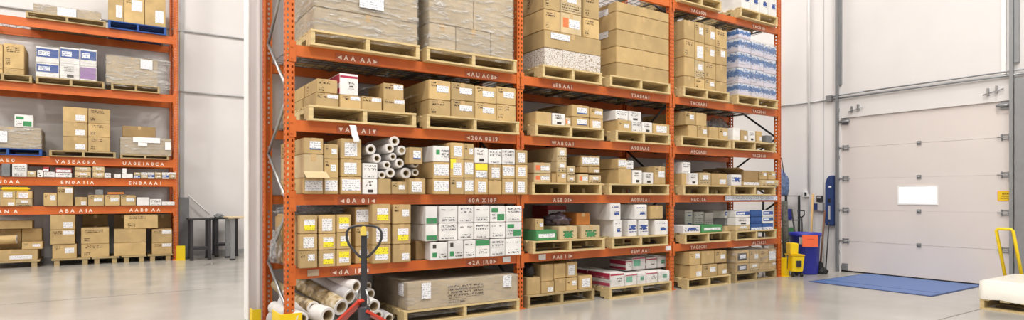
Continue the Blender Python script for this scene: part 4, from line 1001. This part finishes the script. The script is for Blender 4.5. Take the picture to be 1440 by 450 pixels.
for k in range(1, 5):
    zc = SE[k]
    for yy in (-hw+.07, hw-.07, -.02):
        bm = bmesh.new()
        if yy == -.02: bm_box(bm, -.012, 0, yy-.03, yy+.03, zc-.03, zc+.03); bm_tube(bm, [(-.02, yy-.02, zc), (-.02, yy+.02, zc)], .01, 8)
        else:
            bm_box(bm, -.006, 0, yy-.055, yy+.05, zc-.04, zc-.022); bm_box(bm, -.006, 0, yy-.055, yy+.05, zc+.022, zc+.04)
            for q in (-.045, .035):
                bm_box(bm, -.026, 0, yy+q-.006, yy+q+.006, zc-.045, zc+.045)
            bm_tube(bm, [(-.03, yy-.085, zc), (-.03, yy+.085, zc)], .007, 8); s__ = 1 if yy > 0 else -1
            bm_tube(bm, [(-.04, yy+s__*.075, zc), (-.04, yy+s__*.095, zc)], .02, 12)
        obj('hinge', bm, 'track_grey', d)
for yy in (-hw+.07, hw-.07):
    bm = bmesh.new(); bm_box(bm, -.06, 0, yy-.06, yy+.06, 2.52, 2.56); bm_tube(bm, [(-.05, yy-.09, 2.53), (-.05, yy+.09, 2.53)], .02, 10); bm_box(bm, -.02, 0, yy-.05, yy+.05, 2.48, 2.58); obj('top_bracket', bm, 'track_grey', d)
bm = bmesh.new(); yy = hw-.06; bm_box(bm, -.03, 0, yy-.05, yy+.04, .03, .14); bm_tube(bm, [(-.04, yy, .08), (-.02, yy, .08)], .05, 16); obj('bottom_bracket', bm, 'track_grey', d)
# tracks
def track(label, y, w_, xo=.0, m='track_grey', H=7.5):
    t = thing('door_track', label, 'door track', (XD-.05, y, 0), 0, 'dock door tracks')
    bm = bmesh.new(); bm_box(bm, -.04, -.034, -w_/2, w_/2, 0, H); bm_box(bm, -.034, .01, -w_/2, -w_/2+.006, 0, H); bm_box(bm, -.034, .01, w_/2-.006, w_/2, 0, H); obj('channel', bm, m, t)
    for k in range(int(H/.8)):
        boxo('wall_bracket', m, t, -.03, .048, -w_/2+.01, w_/2-.01, .3+k*.8, .36+k*.8)
    return t
track('left grey steel track of the dock door', DY1+.025, .04)
track('right slim grey steel track of the dock door', DY0-.03, .04)
track('broad grey steel channel right of the dock door, ending at shaft height', DY0-.13, .11, H=2.88)
def vpipe(name, label, cat, y, z0, z1, r=.018, xo=.03, mat='wall_paint', w=None):
    bm = bmesh.new()
    if w: bm_box(bm, -xo, 0, -w/2, w/2, z0, z1)
    else: bm_tube(bm, [(-xo, 0, z0), (-xo, 0, z1)], r, 10)
    o = obj(name, bm, mat, None, (XD, y, 0)); return tag(o, label, cat)
vpipe('guide_tube', 'grey counterweight tube beside the left door track, high up', 'tube', atX(1182, XD)[0], zX(1182, 120, XD), 7.5, xo=.01+.04, mat='track_grey', w=.06)
vpipe('guide_tube', 'grey tube beside the right door track, high up', 'tube', atX(1431, XD)[0], zX(1431, 88, XD), 7.5, xo=.05, mat='track_grey', w=.05)
vpipe('guide_tube', 'pale vertical tube above the right end of the door', 'tube', atX(1413, XD)[0], zX(1413, 105, XD), 7.5, xo=.05, mat='trim_white', w=.045)
bm = bmesh.new(); bm_tube(bm, [(0, 1.5, 2.93), (0, 5.62, 2.93)], .014, 10); bm_tube(bm, [(0, 5.0, 2.985), (0, 1.5, 2.985)], .011, 10)
bm_tube(bm, [(0, 5.0, 2.985), (0, 5.55, 2.975)], .011, 10); bm_box(bm, -.02, .04, 5.52, 5.62, 2.9, 3.0)
o = obj('torsion_shaft', bm, 'track_grey', None, (XD-.045, 0, 0)); tag(o, 'grey door shaft running across above the dock door', 'shaft')
o = wall_pipe('thin grey conduit from the shaft left towards the rack', [(XD-.02, 5.62, 2.93), (XD-.02, 9.0, 2.93)], .012)
for lab, y, z in (('small latch bar above the left door corner', 5.14, 2.70), ('small latch bar above the right door corner', 3.27, 2.72)):
    bm = bmesh.new(); bm_tube(bm, [(-.03, y-.12, z+.04), (-.03, y+.12, z-.02)], .008, 8); bm_box(bm, -.05, 0, y-.05, y-.03, z-.01, z+.09); bm_box(bm, -.05, 0, y+.05, y+.07, z-.03, z+.07)
    o = obj('latch_bar', bm, 'galvanised', None, (XD, 0, 0)); tag(o, lab, 'latch')
# vertical conduits left of the door
vpipe('conduit', 'white vertical conduit ending in a socket left of the door', 'conduit', atX(1138.5, XD)[0], zX(1138, 272, XD), 8, r=.02, xo=.022, mat='trim_white')
y = atX(1134.5, XD)[0]; z = zX(1134.5, 273, XD)
t = thing('wall_socket', 'small white wall socket at the foot of white conduit', 'socket', (XD, y, z)); boxo('box', 'trim_white', t, -.04, 0, -.05, .05, -.05, .05, .004); boxo('outlet', 'dark_steel', t, -.042, -.0401, -.02, .02, -.025, .03)
y = atX(1154, XD)[0]
t = thing('control_box', 'dark grey door control box on the wall, upper one', 'control box', (XD, y, zX(1154, 279, XD))); boxo('box', 'jack_black', t, -.05, 0, -.05, .05, -.06, .05, .004); boxo('cover', 'outlet_grey', t, -.053, -.0501, -.035, .035, .0, .03)
t = thing('control_box', 'grey control box with dark side below the other box', 'control box', (XD, y, zX(1154, 291, XD))); boxo('box', 'outlet_grey', t, -.07, 0, -.07, .02, -.07, .07, .004); boxo('side_module', 'pad_blue', t, -.06, 0, .0205, .09, -.06, .06, .004)
# blue pad
y0, y1 = atX(1176, XD)[0], atX(1164, XD)[0]; z0, z1 = zX(1170, 317, XD), zX(1170, 247, XD)
t = thing('blue_pad', 'tall blue cushioned pad hanging left of the dock door', 'pad', (XD, (y0+y1)/2, z0))
bm = bmesh.new(); w_ = (y1-y0)/2; h_ = z1-z0
prof = [(-w_, 0), (w_*.9, 0), (w_, .05), (w_, h_*.86), (w_*.5, h_*.97), (-w_*.2, h_), (-w_, h_)]
a_ = [bm.verts.new((0, p[0], p[1])) for p in prof]; c_ = [bm.verts.new((-.09, p[0], p[1])) for p in prof]
bm.faces.new(a_); bm.faces.new(c_)
for i in range(len(prof)): bm.faces.new((a_[i], a_[(i+1) % len(prof)], c_[(i+1) % len(prof)], c_[i]))
obj('cushion', bm, 'pad_blue', t, bevel=.012)
boxo('sticker', 'paper_white', t, -.0945, -.09, -w_*.5, w_*.1, h_*.76, h_*.79); boxo('sticker', 'outlet_grey', t, -.0945, -.09, -.02, .015, h_*.12, h_*.4); boxo('handle_slot', 'black_rubber', t, -.0945, -.09, -.025, .02, h_*.46, h_*.54)
# yellow warning sign + number plate
y0, y1 = atX(1423, XD-.02)[0], atX(1401.5, XD-.02)[0]; zc = zX(1412, 275.5, XD)
t = thing('warning_sign', 'small yellow warning sign low on the dock door right side', 'sign', (XD+.03, (y0+y1)/2, zc)); w_ = (y1-y0)/2
boxo('plate', 'sign_yellow', t, -.006, 0, -w_, w_, -.065, .065); boxo('border', 'band_orange', t, -.003, 0, -w_-.006, w_+.006, -.071, .071)
bm, wd = text_bm('HHH', .03, .006); o = obj('lettering', bm, 'hole_dark', t, (-.0075, .0, .02), -PI/2)
bm, wd = text_bm('HHHHHH', .018, .004); o = obj('lettering', bm, 'hole_dark', t, (-.0075, .0, -.01), -PI/2)
bm, wd = text_bm('HHHHHHH', .018, .004); o = obj('lettering', bm, 'hole_dark', t, (-.0075, .0, -.04), -PI/2)
y0 = atX(1438.5, XD)[0]
t = thing('number_plate', 'black number plate on the wall at the right edge', 'sign', (XD, y0, zX(1438, 270, XD))); boxo('plate', 'black_rubber', t, -.006, 0, -.07, .06, -.07, .07)
bm, wd = text_bm('8', .13, .0); obj('lettering', bm, 'trim_white', t, (-.0075, .0, -.047), -PI/2)
# blue dock plate in the floor
x0_, x1_, y0_, y1_ = 8.66, 10.32, 3.38, 5.0
t = thing('dock_leveler', 'blue dock leveler plate set in the floor before door', 'dock leveler', ((x0_+x1_)/2, (y0_+y1_)/2, 0))
hx, hy = (x1_-x0_)/2, (y1_-y0_)/2
boxo('plate', 'mat_blue', t, -hx+.03, hx, -hy+.03, hy-.03, .0, .008)
bm = bmesh.new(); bm_box(bm, -hx, -hx+.03, -hy, hy, 0, .006); bm_box(bm, -hx+.03, hx, -hy, -hy+.03, 0, .006); bm_box(bm, -hx+.03, hx, hy-.03, hy, 0, .006); obj('frame', bm, 'mat_edge', t)
boxo('hinge_line', 'mat_edge', t, -hx+.35, -hx+.36, -hy+.03, hy-.03, .008, .0095)

# wrapped pallet at the right edge
cx0, cy1 = 8.13, 2.74
t = thing('wooden_pallet', 'pale wooden pallet under the white load, right image edge', 'pallet', (cx0+.55, cy1-.62, 0), 0, 'pallets')
bm = bmesh.new()
for k in range(7): y = -.6+k*(1.2-.09)/6; bm_box(bm, -.5, .5, y, y+.09, .1, .118)
obj('top_deck', bm, 'pallet_wood', t)
bm = bmesh.new()
for x in (-.5, -.05, .4): bm_box(bm, x, x+.1, -.6, .6, 0, .018)
obj('bottom_deck', bm, 'pallet_wood', t)
for y in (-.598, -.02, .558): boxo('stringer', 'pallet_wood', t, -.498, .498, y, y+.04, .0185, .0995)
boxo_ = boxo('foam_stack', 'white_board', None, cx0+.07, cx0+1.02, cy1-1.2, cy1-.04, .119, .30, .02); tag(boxo_, 'low white sheet stack on the pallet, right image edge', 'sheet stack')
bm = bmesh.new(); bmesh.ops.create_grid(bm, x_segments=24, y_segments=24, size=.5)
for v in bm.verts:
    q = noise.fractal(v.co*3+Vector((3, 1, 0)), 1, 2, 2); e = max(abs(v.co.x), abs(v.co.y))
    v.co.z = .012+.012*abs(q) if e < .47 else .004; v.co.x *= .99; v.co.y *= 1.2
ex = [e for e in bm.edges if e.is_boundary]
r_ = bmesh.ops.extrude_edge_only(bm, edges=ex); nv = [g_ for g_ in r_['geom'] if isinstance(g_, bmesh.types.BMVert)]
for v in nv:
    q = noise.noise(v.co*6); v.co = Vector((v.co.x*1.015, v.co.y*1.015, -.2+.02*q))
for f in bm.faces: f.smooth = True
o = obj('plastic_cover', bm, 'milky_cover', None, (cx0+.545, cy1-.62, .315)); tag(o, 'milky white plastic cover over the low stack, right image edge', 'plastic cover')
# yellow trolley handle behind it
XT = 9.35
ya, yb = atX(1401, XT)[0], atX(1424.5, XT)[0]; zt = zX(1412, 322, XT)
ya2, yb2 = atX(1413, XT)[0], atX(1437, XT)[0]
t = thing('yellow_trolley', 'yellow tube handled trolley standing behind the wrapped pallet', 'trolley', (XT, (ya+yb)/2, 0))
cyt = (ya+yb)/2; zb_ = zX(1412, 386, XT)
fa = (zt-.15)/(zt-zb_)
la, lb = ya+(ya2-ya)*fa-cyt, yb+(yb2-yb)*fa-cyt
bm = bmesh.new(); bm_tube(bm, [(0, la, .15), (0, ya-cyt, zt-.02), (0, ya-cyt-.02, zt), (0, yb-cyt+.02, zt), (0, yb-cyt, zt-.02), (0, lb, .15)], .019, 12); obj('handle', bm, 'safety_yellow', t)
boxo('platform', 'safety_yellow', t, -.05, .5, min(la, lb)-.05, max(la, lb)+.05, .12, .16, .01)
for sx in (0, .4):
    for sy in (min(la, lb)+.02, max(la, lb)-.02):
        bm = bmesh.new(); bm_tube(bm, [(sx+.03, sy-.015, .06), (sx+.03, sy+.015, .06)], .06, 16); obj('wheel', bm, 'black_rubber', t)

# ================================================================== cleaning corner
dx, dy = ray(1131.5); bt = 9.98; bx, by = dx*bt, dy*bt
t = thing('trash_barrel', 'round blue plastic barrel with orange tag, by the door', 'barrel', (bx, by, 0))
zt_ = CZ-(327-HOR)*bt/F
bm = bmesh.new(); bm_lathe(bm, [(.01, .012), (.195, .012), (.2, 0), (.206, .02), (.232, zt_-.06), (.25, zt_-.055), (.254, zt_), (.24, zt_), (.23, zt_-.05), (.19, .04), (.01, .03)], 36); obj('body', bm, 'barrel_blue', t)
bm = bmesh.new(); bm_lathe(bm, [(.232, zt_-.18), (.236, zt_-.17), (.239, zt_-.07), (.236, zt_-.062)], 36)
for v in bm.verts: pass
bmesh.ops.delete(bm, geom=[f for f in bm.faces if not (-2.95 < math.atan2(f.calc_center_median().y, f.calc_center_median().x) < -2.1) or len(f.verts) > 4], context='FACES')
obj('paper_band', bm, 'outlet_grey', t)
ang = math.atan2(-dy, -dx)+.32
bm = bmesh.new(); bm_box(bm, -.12, .12, 0, .004, -.095, .095)
for v in bm.verts: v.co.y += -.0
tg = obj('orange_tag', bm, 'tag_orange', t, (math.cos(ang)*.258, math.sin(ang)*.258, zt_-.12), ang+PI/2)
bm, wd = text_bm('HHHHH', .02, .006); obj('lettering', bm, 'red_plastic', tg, (0, -.001, .02))
# mop bucket
dx, dy = ray(1117.5); mt = 9.62; mx, my = dx*mt, dy*mt
t = thing('mop_bucket', 'yellow mop bucket with wringer on casters beside blue barrel', 'mop bucket', (mx, my, 0), YAW-PI/2)
def frustum(bm, z0, w0, d0, z1, w1, d1, y=0, x=0):
    a = [bm.verts.new((x+sx*w0/2, y+sy*d0/2, z0)) for sx, sy in ((-1, -1), (1, -1), (1, 1), (-1, 1))]; b = [bm.verts.new((x+sx*w1/2, y+sy*d1/2, z1)) for sx, sy in ((-1, -1), (1, -1), (1, 1), (-1, 1))]
    bm.faces.new(a); bm.faces.new(b)
    for i in range(4): bm.faces.new((a[i], a[(i+1) % 4], b[(i+1) % 4], b[i]))
bm = bmesh.new(); frustum(bm, .08, .17, .2, .33, .2, .26); frustum(bm, .3305, .22, .28, .35, .225, .28); obj('tub', bm, 'bucket_yellow', t, bevel=.012)
bm = bmesh.new(); frustum(bm, .352, .12, .16, .53, .13, .18, 0, -.04); obj('wringer', bm, 'bucket_yellow', t, bevel=.01)
bm = bmesh.new(); bm_tube(bm, [(-.12, -.02, .34), (-.13, -.02, .12)], .008, 8); bm_box(bm, -.03, .05, -.128, -.124, .16, .26); obj('dark_decal', bm, 'jack_black', t)
for sx in (-.07, .07):
    for sy in (-.08, .08):
        bm = bmesh.new(); bm_tube(bm, [(sx-.012, sy, .035), (sx+.012, sy, .035)], .035, 14); bm_box(bm, sx-.006, sx+.006, sy-.006, sy+.006, .05, .08); obj('caster', bm, 'black_rubber', t)
# metal shelf
t = thing('metal_shelf', 'grey metal shelf unit in the corner behind the barrel', 'shelf', (10.0, 6.28, 0))
for sx in (-.2, .2):
    for sy in (-.22, .22):
        bm = bmesh.new(); bm_box(bm, sx-.015, sx+.015, sy-.015, sy+.015, 0, 1.29); obj('shelf_post', bm, 'dark_steel', t)
for z in (.18, .5, .84, 1.27): boxo('shelf_board', 'galvanised', t, -.2, .2, -.22, .22, z, z+.018)
crumple('blue and white plastic wrapped bundle on the metal shelf top', (9.96, 6.3, 1.289), .19, .16, .3, 'blue_wrap', 'wrapped_bundle', 'bundle', 3.0, .22)
o = boxo('small_bin', 'barrel_blue', None, 9.84, 10.06, 6.1, 6.28, .859, 1.05, .01); tag(o, 'small bright blue bin on the middle metal shelf', 'bin')
o = boxo('small_box', 'green_board', None, 9.84, 10.12, 6.1, 6.4, .519, .72, .008); tag(o, 'small green box on the lower metal shelf', 'box')
o = boxo('small_box', 'cardboard_pale', None, 9.84, 10.14, 6.12, 6.42, .199, .44, .008); tag(o, 'small pale box on the bottom metal shelf', 'box')
# dark rolled mat on end
def stick(name, label, cat, a, b, r, mat, group=None, extra=None):
    bm = bmesh.new(); A = Vector(a); B = Vector(b); bm_tube(bm, [(0, 0, 0), B-A], r, 10); o = obj(name, bm, mat, None, A)
    if extra: extra(o, B-A)
    return tag(o, label, cat, group)
def P3(px, py, t): dx, dy = ray(px); return (dx*t, dy*t, CZ-(py-HOR)*t/F)
stick('rolled_mat', 'dark grey rolled mesh mat standing behind the end post', 'mat', P3(1106, 379, 9.95), P3(1103, 283, 10.0), .05, 'mesh_dark')
stick('bent_strap', 'thin olive strap hanging from rack end over bundle', 'strap', P3(1099, 222, 9.75), P3(1103, 248, 9.9), .008, 'mesh_dark')
def dgrip(o, v):
    d = v.normalized(); bm = bmesh.new(); s = Vector((SA, -CA, 0))
    pts = [v, v+d*.04+s*-.05, v+d*.12+s*-.055, v+d*.12+s*.055, v+d*.04+s*.05, v]; bm_tube(bm, pts, .011, 8); obj('grip', bm, 'jack_black', o)
def pA(px, t, z): dx, dy = ray(px); return (dx*t, dy*t, z)
stick('shovel', 'black handled shovel with D grip leaning behind blue barrel', 'shovel', pA(1131, 10.45, .05), P3(1127, 306, 10.45), .014, 'jack_black', extra=dgrip)
stick('broom', 'slim black stick leaning behind yellow bucket', 'stick', pA(1125, 10.32, .04), P3(1113, 294, 10.55), .014, 'jack_black')
stick('broom', 'pale wooden broom handle leaning on the wall', 'broom', pA(1139, 10.35, .02), P3(1143, 273, 10.55), .018, 'wood_handle')
def bristles(o, v):
    boxo('bristles', 'black_rubber', o, -.13, .13, -.04, .04, -.02, .16, .02, rz=.6)
stick('push_broom', 'brown handled broom with black bristle head by barrel', 'broom', pA(1153, 10.05, .03), P3(1160, 297, 10.36), .015, 'wood_brown', extra=bristles)
stick('broom', 'thin dark rod leaning under the blue pad', 'rod', pA(1161, 10.1, .02), P3(1166, 312, 10.3), .01, 'jack_black')
crumple('black brush head lying by the wall near the door', (pA(1157, 9.9, 0)[0], pA(1157, 9.9, 0)[1], 0.0), .1, .06, .07, 'black_rubber', 'brush_head', 'brush')

# ================================================================== back-left work tables
def table(label, pxs, py, w, d, h, leg, top, mat_l, mat_t, name='work_table', shelf=None, thick=.03, group=None):
    x, y = gnd(*pxs)
    t = thing(name, label, 'table', (x+w/2, y+d/2, 0), 0, group)
    boxo('table_top', mat_t, t, -w/2, w/2, -d/2, d/2, h-thick, h, .004)
    for sx in (-1, 1):
        for sy in (-1, 1):
            cx, cy = sx*(w/2-leg), sy*(d/2-leg); lg = boxo('leg', mat_l, t, cx-leg/2, cx+leg/2, cy-leg/2, cy+leg/2, .03, h-thick)
            bm = bmesh.new(); bm_tube(bm, [(cx, cy, 0), (cx, cy, .03)], leg*.7, 10); obj('foot', bm, 'black_rubber', lg)
    if shelf: boxo('lower_shelf', mat_l, t, -w/2+leg, w/2-leg, -d/2+leg, d/2-leg, shelf, shelf+.05)
    return t
def clear_w(pa, pb): return gnd(*pb)[0]-gnd(*pa)[0]
gy = gnd(267, 367)
table('black steel bench with open legs beside the far rack', (266, 367), 0, .42, .55, .83, .05, 0, 'jack_black', 'dark_steel', shelf=.2)
table('dark bench by the back wall, behind the wood-topped one', (301, 361.5), 0, .5, .55, .82, .06, 0, 'jack_black', 'dark_steel', shelf=.22)
table('grey legged table with pale wooden top at the back', (322, 366.5), 0, .9, .75, .86, .075, 0, 'track_grey', 'table_top')
o = boxo('grey_case', 'grey_board', None, XLr+.07, XLr+.26, YL+.25, YL+.6, 0, 1.25, .01); tag(o, 'tall grey narrow case beside the far rack end', 'case')
bm = bmesh.new(); A_ = Vector((XLr+.3, YW-.08, 1.3)); bm_tube(bm, [(0, 0, 0), (.42, 0, -.42)], .015, 8); o = obj('wall_rail', bm, 'trim_white', None, A_); tag(o, 'white sloping rail on the back wall beside far rack', 'rail')
crumple('small grey tool lying on the dark back bench', (gnd(301, 361.5)[0]+.12, gnd(301, 361.5)[1]+.2, .821), .09, .06, .05, 'grey_board', 'hand_tool', 'tool')

# ------------------------------------------------------------------ view
sc = bpy.context.scene
sc.view_settings.view_transform = 'Standard'; sc.view_settings.look = 'None'; sc.view_settings.gamma = 1; sc.view_settings.use_curve_mapping = False
sc.view_settings.exposure = 0.05
print('labels', len(LABELS), 'objects', len(bpy.data.objects))
